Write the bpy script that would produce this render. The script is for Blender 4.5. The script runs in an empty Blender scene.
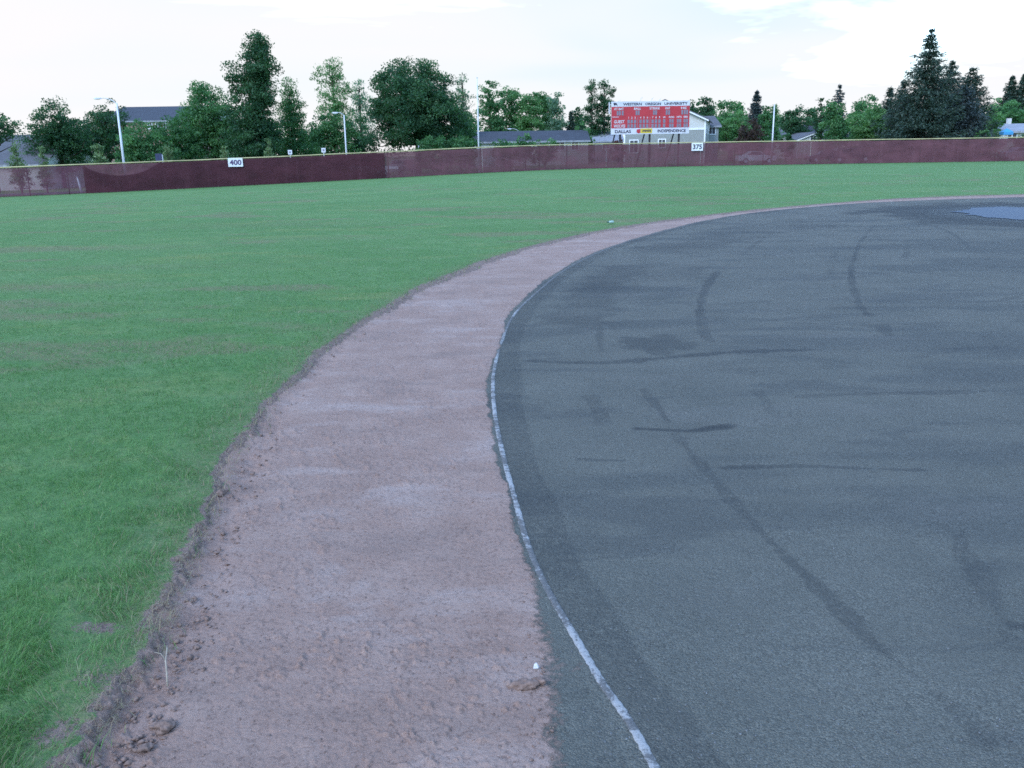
import bpy, math, random
import numpy as np
from mathutils import Vector

rng = np.random.default_rng(7)
random.seed(7)
SC = bpy.context.scene
COL = SC.collection
PI = math.pi

# ------------------------------------------------------------------ camera
FPX, PITCH, ROLL, EYE = 880.0, math.radians(14.65), math.radians(0.9), 1.6
Fv = np.array([0, math.cos(PITCH), -math.sin(PITCH)])
R0 = np.array([1.0, 0, 0]); U0 = np.array([0, math.sin(PITCH), math.cos(PITCH)])
Rv = math.cos(ROLL) * R0 - math.sin(ROLL) * U0
Uv = math.cos(ROLL) * U0 + math.sin(ROLL) * R0


def ray(x, y):
    return Fv + Rv * (x - 512) / FPX - Uv * (y - 384) / FPX


def gpt(x, y):
    """where the sight line of a pixel meets the level ground z = 0"""
    d = ray(x, y); t = -EYE / d[2]
    return np.array([d[0] * t, d[1] * t])


def at(x, y, Y):
    d = ray(x, y)
    return np.array([0, 0, EYE]) + d * (Y / d[1])


cam_d = bpy.data.cameras.new('camera')
cam = bpy.data.objects.new('camera', cam_d)
COL.objects.link(cam)
cam_d.sensor_width = 36.0
cam_d.lens = FPX * 36.0 / 1024
cam_d.clip_start = 0.05
cam_d.clip_end = 6000
from mathutils import Matrix
cam.matrix_world = Matrix(((Rv[0], Uv[0], -Fv[0], 0), (Rv[1], Uv[1], -Fv[1], 0), (Rv[2], Uv[2], -Fv[2], EYE), (0, 0, 0, 1)))
SC.camera = cam


# ------------------------------------------------------------------ noise
def _hash(ix, iy, seed):
    h = (ix.astype(np.int64) * 374761393 + iy.astype(np.int64) * 668265263 + seed * 1442695041) & 0xFFFFFFFF
    h = ((h ^ (h >> 13)) * 1274126177) & 0xFFFFFFFF
    h = h ^ (h >> 16)
    return (h & 0xFFFF) / 65535.0


def vnoise(x, y, seed=0):
    ix = np.floor(x); iy = np.floor(y)
    fx = x - ix; fy = y - iy
    fx = fx * fx * (3 - 2 * fx); fy = fy * fy * (3 - 2 * fy)
    a = _hash(ix, iy, seed); b = _hash(ix + 1, iy, seed)
    c = _hash(ix, iy + 1, seed); d = _hash(ix + 1, iy + 1, seed)
    return (a + (b - a) * fx) * (1 - fy) + (c + (d - c) * fx) * fy


def fbm(x, y, seed=0, octv=4):
    s = 0; a = 0.5; t = 0
    for i in range(octv):
        s = s + a * vnoise(x * 2 ** i + 17.3 * i, y * 2 ** i - 9.1 * i, seed + i); t += a; a *= 0.5
    return s / t


def sstep(a, b, x):
    t = np.clip((x - a) / (b - a), 0, 1)
    return t * t * (3 - 2 * t)


def spline(pts, n=12):
    P = np.array(pts, float); out = []
    Q = np.vstack([2 * P[0] - P[1], P, 2 * P[-1] - P[-2]])
    for i in range(1, len(Q) - 2):
        p0, p1, p2, p3 = Q[i - 1], Q[i], Q[i + 1], Q[i + 2]
        for t in np.linspace(0, 1, n, endpoint=False):
            out.append(0.5 * ((2 * p1) + (-p0 + p2) * t + (2 * p0 - 5 * p1 + 4 * p2 - p3) * t * t + (-p0 + 3 * p1 - 3 * p2 + p3) * t ** 3))
    out.append(P[-1])
    return np.array(out)


def poly_dist(x, y, pl):
    """distance to a polyline and the position along it (0..1)"""
    best = np.full(x.shape, 1e9); bt = np.zeros(x.shape)
    n = len(pl) - 1
    for i in range(n):
        ax, ay = pl[i]; bx, by = pl[i + 1]
        dx, dy = bx - ax, by - ay
        t = np.clip(((x - ax) * dx + (y - ay) * dy) / (dx * dx + dy * dy + 1e-12), 0, 1)
        d = (x - ax - t * dx) ** 2 + (y - ay - t * dy) ** 2
        m = d < best
        best = np.where(m, d, best); bt = np.where(m, (i + t) / n, bt)
    return np.sqrt(best), bt


def inside(x, y, poly):
    r = np.zeros(x.shape, bool)
    n = len(poly)
    for i in range(n):
        ax, ay = poly[i]; bx, by = poly[(i + 1) % n]
        if ay == by: continue
        c = (ay > y) != (by > y)
        r ^= c & (x < (bx - ax) * (y - ay) / (by - ay) + ax)
    return r


# ------------------------------------------------------------------ materials
def mat(name, build):
    m = bpy.data.materials.new(name); m.use_nodes = True
    nt = m.node_tree; nt.nodes.clear()
    out = nt.nodes.new('ShaderNodeOutputMaterial')
    build(nt, out)
    return m


class N:
    def __init__(s, nt): s.nt = nt
    def __call__(s, typ, **kw):
        n = s.nt.nodes.new('ShaderNode' + typ)
        for k, v in kw.items():
            if k in n.inputs: n.inputs[k].default_value = v
            else: setattr(n, k, v)
        return n
    def link(s, a, b): s.nt.links.new(a, b)
    def noise(s, scale, detail=4, rough=0.55, vec=None, dist=0.0):
        n = s('TexNoise'); n.inputs['Scale'].default_value = scale; n.inputs['Detail'].default_value = detail
        n.inputs['Roughness'].default_value = rough; n.inputs['Distortion'].default_value = dist
        if vec is not None: s.link(vec, n.inputs['Vector'])
        return n.outputs['Fac']
    def coord(s, scale=(1, 1, 1), kind='Object', rot=(0, 0, 0)):
        c = s('TexCoord'); m = s('Mapping'); m.inputs['Scale'].default_value = scale; m.inputs['Rotation'].default_value = rot
        s.link(c.outputs[kind], m.inputs['Vector']); return m.outputs['Vector']
    def ramp(s, fac, stops):
        r = s('ValToRGB'); e = r.color_ramp.elements
        while len(e) < len(stops): e.new(0.5)
        for el, (p, c) in zip(e, stops):
            el.position = p; el.color = (c[0], c[1], c[2], 1) if not isinstance(c, (int, float)) else (c, c, c, 1)
        s.link(fac, r.inputs['Fac']); return r.outputs['Color']
    def mix(s, fac, a, b, blend='MIX'):
        m = s('Mix', data_type='RGBA', blend_type=blend)
        for v, i in ((fac, 0), (a, 6), (b, 7)):
            if isinstance(v, (int, float)): m.inputs[i].default_value = v
            elif isinstance(v, tuple): m.inputs[i].default_value = (v[0], v[1], v[2], 1)
            else: s.link(v, m.inputs[i])
        return m.outputs[2]
    def math(s, op, a, b=0.0, clamp=False):
        m = s('Math', operation=op); m.use_clamp = clamp
        for v, i in ((a, 0), (b, 1)):
            if isinstance(v, (int, float)): m.inputs[i].default_value = v
            else: s.link(v, m.inputs[i])
        return m.outputs[0]
    def attr(s, name):
        a = s('Attribute'); a.attribute_name = name; return a.outputs['Fac']
    def bump(s, h, strength, dist, normal=None):
        b = s('Bump'); b.inputs['Strength'].default_value = strength; b.inputs['Distance'].default_value = dist
        s.link(h, b.inputs['Height'])
        if normal is not None: s.link(normal, b.inputs['Normal'])
        return b.outputs['Normal']
    def bsdf(s, col, rough=0.8, spec=0.3, normal=None, **kw):
        p = s('BsdfPrincipled')
        if isinstance(col, tuple): p.inputs['Base Color'].default_value = (*col[:3], 1)
        else: s.link(col, p.inputs['Base Color'])
        if isinstance(rough, (int, float)): p.inputs['Roughness'].default_value = rough
        else: s.link(rough, p.inputs['Roughness'])
        p.inputs['Specular IOR Level'].default_value = spec
        if normal is not None: s.link(normal, p.inputs['Normal'])
        for k, v in kw.items(): p.inputs[k].default_value = v
        return p.outputs[0]


def simple(name, col, rough=0.7, spec=0.3, var=0.25, scale=3.0, metal=0.0, stretch=(1, 1, 1)):
    """a painted or plain surface with slight uneven wear"""
    def b(nt, out):
        n = N(nt); v = n.coord(stretch)
        f = n.noise(scale, 5, 0.6, v)
        dark = tuple(c * (1 - var) for c in col); lite = tuple(min(1, c * (1 + var * .6)) for c in col)
        c = n.ramp(f, [(0.3, dark), (0.7, lite)])
        g = n.noise(scale * 9, 3, 0.6, v)
        c2 = n.mix(n.ramp(g, [(0.55, 0.0), (0.8, 0.3)]), c, tuple(x * .6 for x in col))
        p = n.bsdf(c2, rough, spec, n.bump(g, 0.15, 0.01), Metallic=metal)
        n.link(p, out.inputs[0])
    return mat(name, b)


def foliage(name, ca, cb, cc=None, transl=0.5):
    def b(nt, out):
        n = N(nt)
        t = n.attr('tint')
        st = [(0.0, ca), (1.0, cb)] if cc is None else [(0.0, ca), (0.75, cb), (1.0, cc)]
        c = n.ramp(t, st)
        d = n.bsdf(c, 0.55, 0.35)
        tr = n('BsdfTranslucent'); n.link(n.mix(1.0, c, (0.85, 1.0, 0.5), 'MULTIPLY'), tr.inputs[0])
        mx = n('MixShader'); mx.inputs[0].default_value = transl
        n.link(d, mx.inputs[1]); n.link(tr.outputs[0], mx.inputs[2])
        n.link(mx.outputs[0], out.inputs[0])
    return mat(name, b)


def soil_mat():
    """dirt of the unfinished warning strip blending to dark crushed-rock base"""
    def b(nt, out):
        n = N(nt); v = n.coord()
        # dirt
        d1 = n.noise(3.2, 6, 0.62, v); d2 = n.noise(60, 5, 0.7, v); d3 = n.noise(190, 4, 0.8, v)
        dirt = n.ramp(d1, [(0.28, (0.271, 0.173, 0.131)), (0.5, (0.306, 0.200, 0.154)), (0.75, (0.349, 0.242, 0.191))])
        ds = n.noise(1.1, 6, 0.68, n.coord((0.8, 1.9, 1), rot=(0, 0, .15)), .5)
        dirt = n.mix(n.ramp(ds, [(0.52, 0.0), (0.66, 0.55)]), dirt, (0.400, 0.310, 0.265))
        dirt = n.mix(n.ramp(ds, [(0.34, 0.50), (0.46, 0.0)]), dirt, (0.205, 0.145, 0.118))
        dirt = n.mix(n.ramp(d2, [(0.36, 0.60), (0.48, 0.0)]), dirt, (0.132, 0.081, 0.062))
        dirt = n.mix(n.ramp(d3, [(0.54, 0.0), (0.68, 0.65)]), dirt, (0.427, 0.331, 0.277))
        # gravel base
        vo = n('TexVoronoi'); vo.inputs['Scale'].default_value = 165; n.link(v, vo.inputs['Vector'])
        vo2 = n('TexVoronoi'); vo2.inputs['Scale'].default_value = 330; n.link(v, vo2.inputs['Vector'])
        sp = n('SeparateColor'); n.link(vo.outputs['Color'], sp.inputs[0])
        sp2 = n('SeparateColor'); n.link(vo2.outputs['Color'], sp2.inputs[0])
        g1 = n.noise(1.3, 5, 0.6, v); g2 = n.noise(0.35, 4, 0.6, n.coord((0.55, 1.5, 1)))
        base = n.ramp(g1, [(0.3, (0.104, 0.105, 0.086)), (0.7, (0.134, 0.132, 0.107))])
        base = n.mix(n.ramp(g2, [(0.42, 0.50), (0.475, 0.0)]), base, (0.070, 0.075, 0.068))
        g3 = n.noise(0.9, 6, 0.65, n.coord((0.55, 1.7, 1), rot=(0, 0, .05)), .8)
        base = n.mix(n.ramp(g3, [(0.38, 0.42), (0.45, 0.0)]), base, (0.066, 0.070, 0.065))
        base = n.mix(n.ramp(g3, [(0.56, 0.0), (0.70, 0.45)]), base, (0.148, 0.141, 0.121))
        peb = n.ramp(sp.outputs[0], [(0.0, (0.25, 0.25, 0.25)), (0.5, (0.5, 0.5, 0.5)), (1.0, (0.80, 0.80, 0.80))])
        base = n.mix(n.math('MULTIPLY', n.ramp(n.noise(2.1, 4, .6, v), [(.35, .25), (.6, 1.0)]), .52), base, peb, 'OVERLAY')
        peb2 = n.ramp(sp2.outputs[0], [(0.0, 0.22), (1.0, 0.78)])
        base = n.mix(0.42, base, peb2, 'OVERLAY')
        w = n.attr('wear')
        wj = n.math('ADD', w, n.math('MULTIPLY', n.math('SUBTRACT', n.noise(26, 6, 0.75, v), 0.5), n.math('MULTIPLY', n.math('MINIMUM', w, 0.35), 3.4)))
        wn = n.math('MULTIPLY', n.ramp(wj, [(0.16, 0.0), (0.30, 0.72), (0.9, 1.0)]), n.math('MINIMUM', n.math('ADD', w, 0.12), 0.9), clamp=True)
        base = n.mix(wn, base, (0.024, 0.028, 0.030))
        k0 = n.attr('dirt')
        k = n.ramp(n.math('ADD', k0, n.math('MULTIPLY', n.math('SUBTRACT', n.noise(34, 6, 0.75, v), 0.5), n.math('MULTIPLY', n.math('MULTIPLY', k0, n.math('SUBTRACT', 1.0, k0)), 5.0))), [(0.38, 0.0), (0.62, 1.0)])
        col = n.mix(k, base, dirt)
        hd = n.math('ADD', n.math('MULTIPLY', d2, 1.0), n.math('MULTIPLY', d3, 0.5))
        hg = n.math('ADD', n.math('MULTIPLY', vo.outputs['Distance'], -0.6), n.math('MULTIPLY', sp2.outputs[1], 0.35))
        hm = n.mix(k, hg, hd)
        nor = n.bump(hm, 0.8, 0.013)
        ro = n.math('SUBTRACT', 0.86, n.math('MULTIPLY', n.attr('wet'), 0.15))
        p = n.bsdf(col, ro, 0.22, nor)
        n.link(p, out.inputs[0])
    return mat('soil', b)


def lawn_mat():
    def b(nt, out):
        n = N(nt); v = n.coord()
        a = n.noise(0.22, 5, 0.6, v); c = n.noise(1.5, 7, 0.75, n.coord((.8, 1.3, 1))); f = n.noise(26, 5, 0.75, v); g = n.noise(120, 3, 0.7, v)
        col = n.ramp(a, [(0.3, (0.094, 0.190, 0.060)), (0.7, (0.142, 0.243, 0.086))])
        col = n.mix(n.ramp(c, [(0.35, 0.55), (0.55, 0.0)]), col, (0.078, 0.185, 0.046))
        col = n.mix(n.ramp(c, [(0.55, 0.0), (0.72, 0.55)]), col, (0.168, 0.262, 0.112))
        yl = n.noise(0.42, 6, 0.7, n.coord((.7, 1.6, 1)), .4)
        col = n.mix(n.ramp(yl, [(0.54, 0.0), (0.68, 0.6)]), col, (0.215, 0.245, 0.085))
        col = n.mix(n.ramp(f, [(0.35, 0.6), (0.5, 0.0)]), col, (0.050, 0.135, 0.040))
        col = n.mix(n.ramp(f, [(0.56, 0.0), (0.72, 0.5)]), col, (0.20, 0.28, 0.105))
        dry = n.math('MULTIPLY', n.attr('dry'), n.ramp(f, [(0.4, 0.2), (0.6, 1.0)]))
        col = n.mix(dry, col, (0.19, 0.17, 0.095))
        b0 = n.attr('bare')
        br = n.ramp(n.math('ADD', b0, n.math('MULTIPLY', n.math('SUBTRACT', n.noise(55, 6, 0.75, v), 0.5), n.math('MULTIPLY', n.math('MULTIPLY', b0, n.math('SUBTRACT', 1.0, b0)), 5.5))), [(0.40, 0.0), (0.58, 1.0)])
        so = n.ramp(n.noise(45, 5, 0.7, v), [(0.3, (0.145, 0.103, 0.082)), (0.65, (0.285, 0.205, 0.165))])
        col = n.mix(br, col, so)
        nor = n.bump(n.math('ADD', f, n.math('MULTIPLY', g, 0.6)), 0.8, 0.03)
        p = n.bsdf(col, 0.85, 0.10, nor)
        n.link(p, out.inputs[0])
    return mat('lawn', b)


def screen_mat(name, col, opacity, seed):
    """woven windscreen cloth: open weave lets part of what lies behind show"""
    def b(nt, out):
        n = N(nt); v = n.coord((0.5, 0.5, 1.0))
        f = n.noise(0.9, 5, 0.65, v); s = n.noise(0.7, 4, 0.6, n.coord((2.5, 2.5, 0.25)))
        c = n.ramp(f, [(0.3, tuple(x * .75 for x in col)), (0.7, tuple(x * 1.25 for x in col))])
        c = n.mix(n.ramp(s, [(0.52, 0.0), (0.75, 0.35)]), c, tuple(min(1, x * 1.6 + .02) for x in col))
        d = n.bsdf(c, 0.75, 0.25, n.bump(n.noise(1.4, 3, 0.5, v), 0.35, 0.15))
        tl = n('BsdfTranslucent'); n.link(c, tl.inputs[0])
        m1 = n('MixShader'); m1.inputs[0].default_value = 0.25; n.link(d, m1.inputs[1]); n.link(tl.outputs[0], m1.inputs[2])
        tr = n('BsdfTransparent')
        m2 = n('MixShader')
        n.link(n.ramp(f, [(0.3, max(0, opacity - .05)), (0.7, min(1, opacity + .05))]), m2.inputs[0])
        n.link(tr.outputs[0], m2.inputs[1]); n.link(m1.outputs[0], m2.inputs[2])
        n.link(m2.outputs[0], out.inputs[0])
    return mat(name, b)


def strip_mat():
    """old white paint on a narrow strip, mostly scuffed through to grey grit"""
    def b(nt, out):
        n = N(nt); v = n.coord()
        f = n.noise(60, 6, 0.75, v); g = n.noise(14, 4, 0.65, v); h = n.noise(160, 3, .7, v)
        c = n.ramp(h, [(0.3, (0.22, 0.22, 0.21)), (0.65, (0.35, 0.345, 0.33))])
        grit = n.ramp(h, [(0.35, (0.080, 0.080, 0.076)), (0.65, (0.15, 0.145, 0.135))])
        mixed = n.math('ADD', n.math('MULTIPLY', f, .55), n.math('MULTIPLY', g, .45))
        k = n.ramp(n.math('SUBTRACT', n.math('ADD', n.attr('cover'), n.math('MULTIPLY', n.math('SUBTRACT', mixed, .5), 2.2)), .42), [(0.0, 0.0), (0.16, 1.0)])
        n.link(n.bsdf(n.mix(k, grit, c), 0.85, 0.2, n.bump(f, 0.5, 0.006)), out.inputs[0])
    return mat('edging', b)


def siding_mat(name, col, pitch=0.2):
    def b(nt, out):
        n = N(nt); v = n.coord()
        w = n('TexWave', wave_type='BANDS', bands_direction='Z', wave_profile='SAW'); w.inputs['Scale'].default_value = 0.314 / pitch
        n.link(v, w.inputs['Vector'])
        f = n.noise(2, 4, 0.6, v)
        c = n.ramp(f, [(0.3, tuple(x * .88 for x in col)), (0.7, col)])
        n.link(n.bsdf(c, 0.6, 0.3, n.bump(w.outputs['Fac'], 0.5, 0.02)), out.inputs[0])
    return mat(name, b)


def roof_mat(name, col):
    def b(nt, out):
        n = N(nt); v = n.coord((1, 1, 1))
        br = n('TexBrick'); br.inputs['Scale'].default_value = 3.0
        br.inputs['Color1'].default_value = (*[x * 1.15 for x in col], 1); br.inputs['Color2'].default_value = (*[x * .8 for x in col], 1)
        br.inputs['Mortar'].default_value = (*[x * .5 for x in col], 1); n.link(v, br.inputs['Vector'])
        c = n.mix(n.ramp(n.noise(0.8, 5, 0.6, v), [(0.4, 0.0), (0.7, 0.5)]), br.outputs['Color'], tuple(x * 1.3 for x in col))
        n.link(n.bsdf(c, 0.8, 0.3), out.inputs[0])
    return mat(name, b)


def brick_mat():
    def b(nt, out):
        n = N(nt); v = n.coord((1, 1, 1), rot=(PI / 2, 0, 0))
        br = n('TexBrick'); br.inputs['Scale'].default_value = 3.0
        br.inputs['Color1'].default_value = (0.28, 0.15, 0.11, 1); br.inputs['Color2'].default_value = (0.20, 0.10, 0.08, 1)
        br.inputs['Mortar'].default_value = (0.4, 0.37, 0.33, 1); n.link(v, br.inputs['Vector'])
        n.link(n.bsdf(br.outputs['Color'], 0.85, 0.2), out.inputs[0])
    return mat('brickwork', b)


M = {
    'soil': soil_mat(), 'lawn': lawn_mat(), 'edging': strip_mat(),
    'screen_open': screen_mat('screen_open', (0.136, 0.056, 0.066), 0.935, 1),
    'screen_clear': screen_mat('screen_clear', (0.135, 0.052, 0.072), 0.76, 3),
    'screen_dark': screen_mat('screen_dark', (0.078, 0.025, 0.033), 0.94, 2),
    'yellow': simple('yellow_cap', (0.46, 0.41, 0.20), 0.6, 0.3, .3, 1.0),
    'post': simple('dark_post', (0.035, 0.030, 0.034), 0.6),
    'board_white': simple('board_white', (0.56, 0.57, 0.60), 0.6, 0.3, .15, .8),
    'white': simple('white_paint', (0.74, 0.75, 0.75), 0.5, 0.35, .12, 1.5),
    'galv': simple('pale_metal', (0.60, 0.62, 0.64), 0.45, 0.5, .15, 2.0),
    'red': simple('red_panel', (0.42, 0.035, 0.045), 0.5, 0.35, .2, .8),
    'digit': simple('digit_face', (0.20, 0.18, 0.22), 0.4, 0.4, .2, 5),
    'ink': simple('dark_lettering', (0.035, 0.035, 0.06), 0.6),
    'purple_ink': simple('worn_lettering', (0.10, 0.06, 0.14), 0.6),
    'yellow_sign': simple('yellow_sign', (0.62, 0.47, 0.05), 0.5),
    'glass': simple('window_glass', (0.05, 0.06, 0.075), 0.08, 0.6, .1, 2),
    'beige': siding_mat('beige_siding', (0.27, 0.28, 0.26)),
    'grey_siding': siding_mat('grey_siding', (0.30, 0.32, 0.31)),
    'pale_siding': siding_mat('pale_siding', (0.55, 0.54, 0.50)),
    'cream_wall': siding_mat('cream_wall', (0.60, 0.57, 0.52), 0.3),
    'roof_blue': roof_mat('slate_roof', (0.046, 0.050, 0.058)),
    'roof_grey': roof_mat('grey_roof', (0.10, 0.10, 0.105)),
    'roof_pale': roof_mat('pale_roof', (0.26, 0.27, 0.29)),
    'brick': brick_mat(),
    'bark': simple('bark', (0.085, 0.066, 0.052), 0.9, 0.1, .4, 4, stretch=(1, 1, .2)),
    'tyre': simple('tyre_rubber', (0.02, 0.02, 0.02), 0.8),
    'car_white': simple('white_car_paint', (0.72, 0.73, 0.74), 0.25, 0.5, .05, 1),
    'car_dark': simple('dark_car_paint', (0.028, 0.03, 0.04), 0.22, 0.5, .1, 1),
    'car_silver': simple('silver_car_paint', (0.42, 0.44, 0.46), 0.25, 0.5, .06, 1, .4),
    'lens': simple('lamp_lens', (0.62, 0.64, 0.62), 0.2, 0.5, .1, 3),
    'tail': simple('tail_lens', (0.35, 0.02, 0.02), 0.25, 0.5, .1, 3),
    'asphalt': simple('asphalt', (0.085, 0.085, 0.088), 0.85, 0.25, .25, 1.2),
    'chip': simple('stone_chip', (0.13, 0.135, 0.13), 0.8, 0.3, .6, 60),
    'clod': simple('clod', (0.215, 0.148, 0.118), 0.95, 0.1, .45, 60),
    'straw': simple('straw', (0.34, 0.29, 0.22), 0.8, 0.2, .25, 30),
    'paper': simple('paper', (0.52, 0.52, 0.51), 0.7, 0.2, .08, 30),
    'bottle': simple('bottle_plastic', (0.26, 0.38, 0.33), 0.45, 0.4, .1, 10),
    'bottle_cap': simple('bottle_cap', (0.02, 0.09, 0.07), 0.5, 0.4, .1, 10),
    'navy': simple('navy_box', (0.03, 0.04, 0.09), 0.5),
    'blue': simple('blue_cover', (0.06, 0.30, 0.55), 0.5, 0.3, .2, 2),
}


def grass_mat():
    def b(nt, out):
        n = N(nt)
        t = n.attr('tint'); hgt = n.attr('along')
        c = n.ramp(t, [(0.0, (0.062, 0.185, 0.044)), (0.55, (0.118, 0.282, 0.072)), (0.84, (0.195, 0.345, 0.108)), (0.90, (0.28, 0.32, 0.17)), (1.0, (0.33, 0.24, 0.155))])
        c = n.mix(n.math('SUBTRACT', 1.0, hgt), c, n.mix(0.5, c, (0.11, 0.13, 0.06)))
        d = n.bsdf(c, 0.5, 0.35)
        tr = n('BsdfTranslucent'); n.link(c, tr.inputs[0])
        mx = n('MixShader'); mx.inputs[0].default_value = 0.42
        n.link(d, mx.inputs[1]); n.link(tr.outputs[0], mx.inputs[2]); n.link(mx.outputs[0], out.inputs[0])
    return mat('grass_blades', b)


M['grass'] = grass_mat()
LEAF = {
    'sapling': foliage('leaf_sapling', (0.10, 0.17, 0.075), (0.20, 0.29, 0.13), (0.27, 0.36, 0.19), .4),
    'dark': foliage('leaf_dark', (0.022, 0.078, 0.036), (0.064, 0.156, 0.069), (0.106, 0.218, 0.098)),
    'mid': foliage('leaf_mid', (0.044, 0.138, 0.053), (0.108, 0.253, 0.097), (0.174, 0.337, 0.141)),
    'light': foliage('leaf_light', (0.069, 0.178, 0.062), (0.155, 0.319, 0.120), (0.215, 0.393, 0.174)),
    'pale': foliage('leaf_pale', (0.091, 0.176, 0.114), (0.166, 0.286, 0.180), (0.229, 0.370, 0.246)),
    'conifer': foliage('needle_dark', (0.014, 0.035, 0.024), (0.041, 0.074, 0.049), (0.074, 0.115, 0.074), .15),
    'blue_conifer': foliage('needle_blue', (0.019, 0.035, 0.038), (0.049, 0.073, 0.070), (0.084, 0.116, 0.105), .15),
    'red': foliage('leaf_red', (0.045, 0.030, 0.026), (0.095, 0.058, 0.050), (0.13, 0.09, 0.07)),
    'rust': foliage('leaf_rust', (0.07, 0.018, 0.014), (0.18, 0.045, 0.035), (0.22, 0.09, 0.06)),
}


# ------------------------------------------------------------------ mesh helpers
class MB:
    def __init__(s): s.v = []; s.f = []
    def add(s, vs, fs):
        o = len(s.v); s.v += [tuple(map(float, p)) for p in vs]; s.f += [tuple(i + o for i in f) for f in fs]; return s
    def box(s, x0, x1, y0, y1, z0, z1):
        return s.add([(x0, y0, z0), (x1, y0, z0), (x1, y1, z0), (x0, y1, z0), (x0, y0, z1), (x1, y0, z1), (x1, y1, z1), (x0, y1, z1)],
                     [(3, 2, 1, 0), (4, 5, 6, 7), (0, 1, 5, 4), (1, 2, 6, 5), (2, 3, 7, 6), (3, 0, 4, 7)])
    def tube(s, pts, rad, seg=8, cap=True):
        P = [Vector(p) for p in pts]
        if isinstance(rad, (int, float)): rad = [rad] * len(P)
        rings = []
        for i, p in enumerate(P):
            d = (P[min(i + 1, len(P) - 1)] - P[max(i - 1, 0)]).normalized()
            u = d.orthogonal().normalized() if i == 0 else (u - d * u.dot(d)).normalized()
            w = d.cross(u)
            rings.append([p + (u * math.cos(a) + w * math.sin(a)) * rad[i] for a in [2 * PI * k / seg for k in range(seg)]])
        vs = [q for r in rings for q in r]; fs = []
        for i in range(len(P) - 1):
            for k in range(seg):
                a = i * seg + k; b = i * seg + (k + 1) % seg
                fs.append((a, b, b + seg, a + seg))
        if cap: fs += [tuple(range(seg))[::-1], tuple(len(vs) - seg + k for k in range(seg))]
        return s.add(vs, fs)
    def prism(s, prof, y0, y1):
        """side profile of (x, z) points pushed from y0 to y1"""
        n = len(prof)
        vs = [(x, y0, z) for x, z in prof] + [(x, y1, z) for x, z in prof]
        fs = [tuple(range(n)), tuple(range(2 * n - 1, n - 1, -1))] + [(i, i + n, (i + 1) % n + n, (i + 1) % n) for i in range(n)]
        return s.add(vs, fs)
    def build(s, name, m, parent=None, smooth=False, bevel=0):
        me = bpy.data.meshes.new(name); me.from_pydata(s.v, [], s.f); me.update()
        import bmesh
        bm = bmesh.new(); bm.from_mesh(me)
        if bevel:
            bmesh.ops.bevel(bm, geom=[e for e in bm.edges if e.calc_face_angle(0) > .5], offset=bevel, segments=2, affect='EDGES', profile=.6)
        bmesh.ops.recalc_face_normals(bm, faces=bm.faces); bm.to_mesh(me); bm.free()
        if m: me.materials.append(m)
        if smooth: me.shade_smooth()
        o = bpy.data.objects.new(name, me); COL.objects.link(o)
        if parent: o.parent = parent
        return o


def np_mesh(name, V, Fq, m, parent=None, attrs=None, smooth=False, k=4):
    """mesh straight from arrays; faces all with k corners"""
    me = bpy.data.meshes.new(name)
    V = np.asarray(V, np.float32); Fq = np.asarray(Fq, np.int32)
    me.vertices.add(len(V)); me.vertices.foreach_set('co', V.ravel())
    nf = len(Fq)
    me.loops.add(nf * k); me.loops.foreach_set('vertex_index', Fq.ravel())
    me.polygons.add(nf); me.polygons.foreach_set('loop_start', np.arange(0, nf * k, k, dtype=np.int32))
    if smooth: me.polygons.foreach_set('use_smooth', np.ones(nf, bool))
    for n_, a in (attrs or {}).items():
        at_ = me.attributes.new(n_, 'FLOAT', 'POINT'); at_.data.foreach_set('value', np.asarray(a, np.float32))
    me.update(calc_edges=True)
    if m: me.materials.append(m)
    o = bpy.data.objects.new(name, me); COL.objects.link(o)
    if parent: o.parent = parent
    return o


def tag(o, label, cat, group=None):
    o['label'] = label; o['category'] = cat
    if group: o['group'] = group
    return o


def thing(name, label, cat, loc, rz=0.0, group=None):
    o = bpy.data.objects.new(name, None); COL.objects.link(o)
    o.location = loc; o.rotation_euler = (0, 0, rz); o.empty_display_size = .3
    return tag(o, label, cat, group)


def struct(o, kind='structure'):
    o['kind'] = kind; return o


def text(name, s, h, m, parent, loc, width=None, depth=0.012, bold=.03):
    cu = bpy.data.curves.new(name, 'FONT'); cu.body = s; cu.size = h * 1.4; cu.extrude = depth; cu.align_x = 'CENTER'; cu.align_y = 'CENTER'
    cu.resolution_u = 3; cu.offset = bold * h
    t = bpy.data.objects.new(name, cu); COL.objects.link(t)
    bpy.context.view_layer.update()
    me = bpy.data.meshes.new_from_object(t.evaluated_get(bpy.context.evaluated_depsgraph_get()))
    bpy.data.objects.remove(t)
    co = np.zeros(len(me.vertices) * 3); me.vertices.foreach_get('co', co); co = co.reshape(-1, 3)
    c = (co.max(0) + co.min(0)) / 2; co -= c; sz = co.max(0) - co.min(0)
    co[:, 1] *= h / sz[1]
    if width: co[:, 0] *= width / sz[0]
    else: co[:, 0] *= h / sz[1]
    co = np.stack([co[:, 0], -co[:, 2], co[:, 1]], 1)          # stand it up, facing -Y
    me.vertices.foreach_set('co', co.ravel()); me.update()
    me.name = name; me.materials.clear(); me.materials.append(m)
    o = bpy.data.objects.new(name, me); COL.objects.link(o); o.parent = parent; o.location = loc
    return o


# ------------------------------------------------------------------ lie of the land
def terrain(x, y):
    x = np.asarray(x, float); y = np.asarray(y, float)
    s = np.logaddexp(0, -(x - 3) / 4.0) * 4.0
    s = 58 * np.tanh(s / 58)
    return -0.0345 * s * sstep(12, 72, np.hypot(x, y))


def tz(x, y): return float(terrain(x, y))


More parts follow.
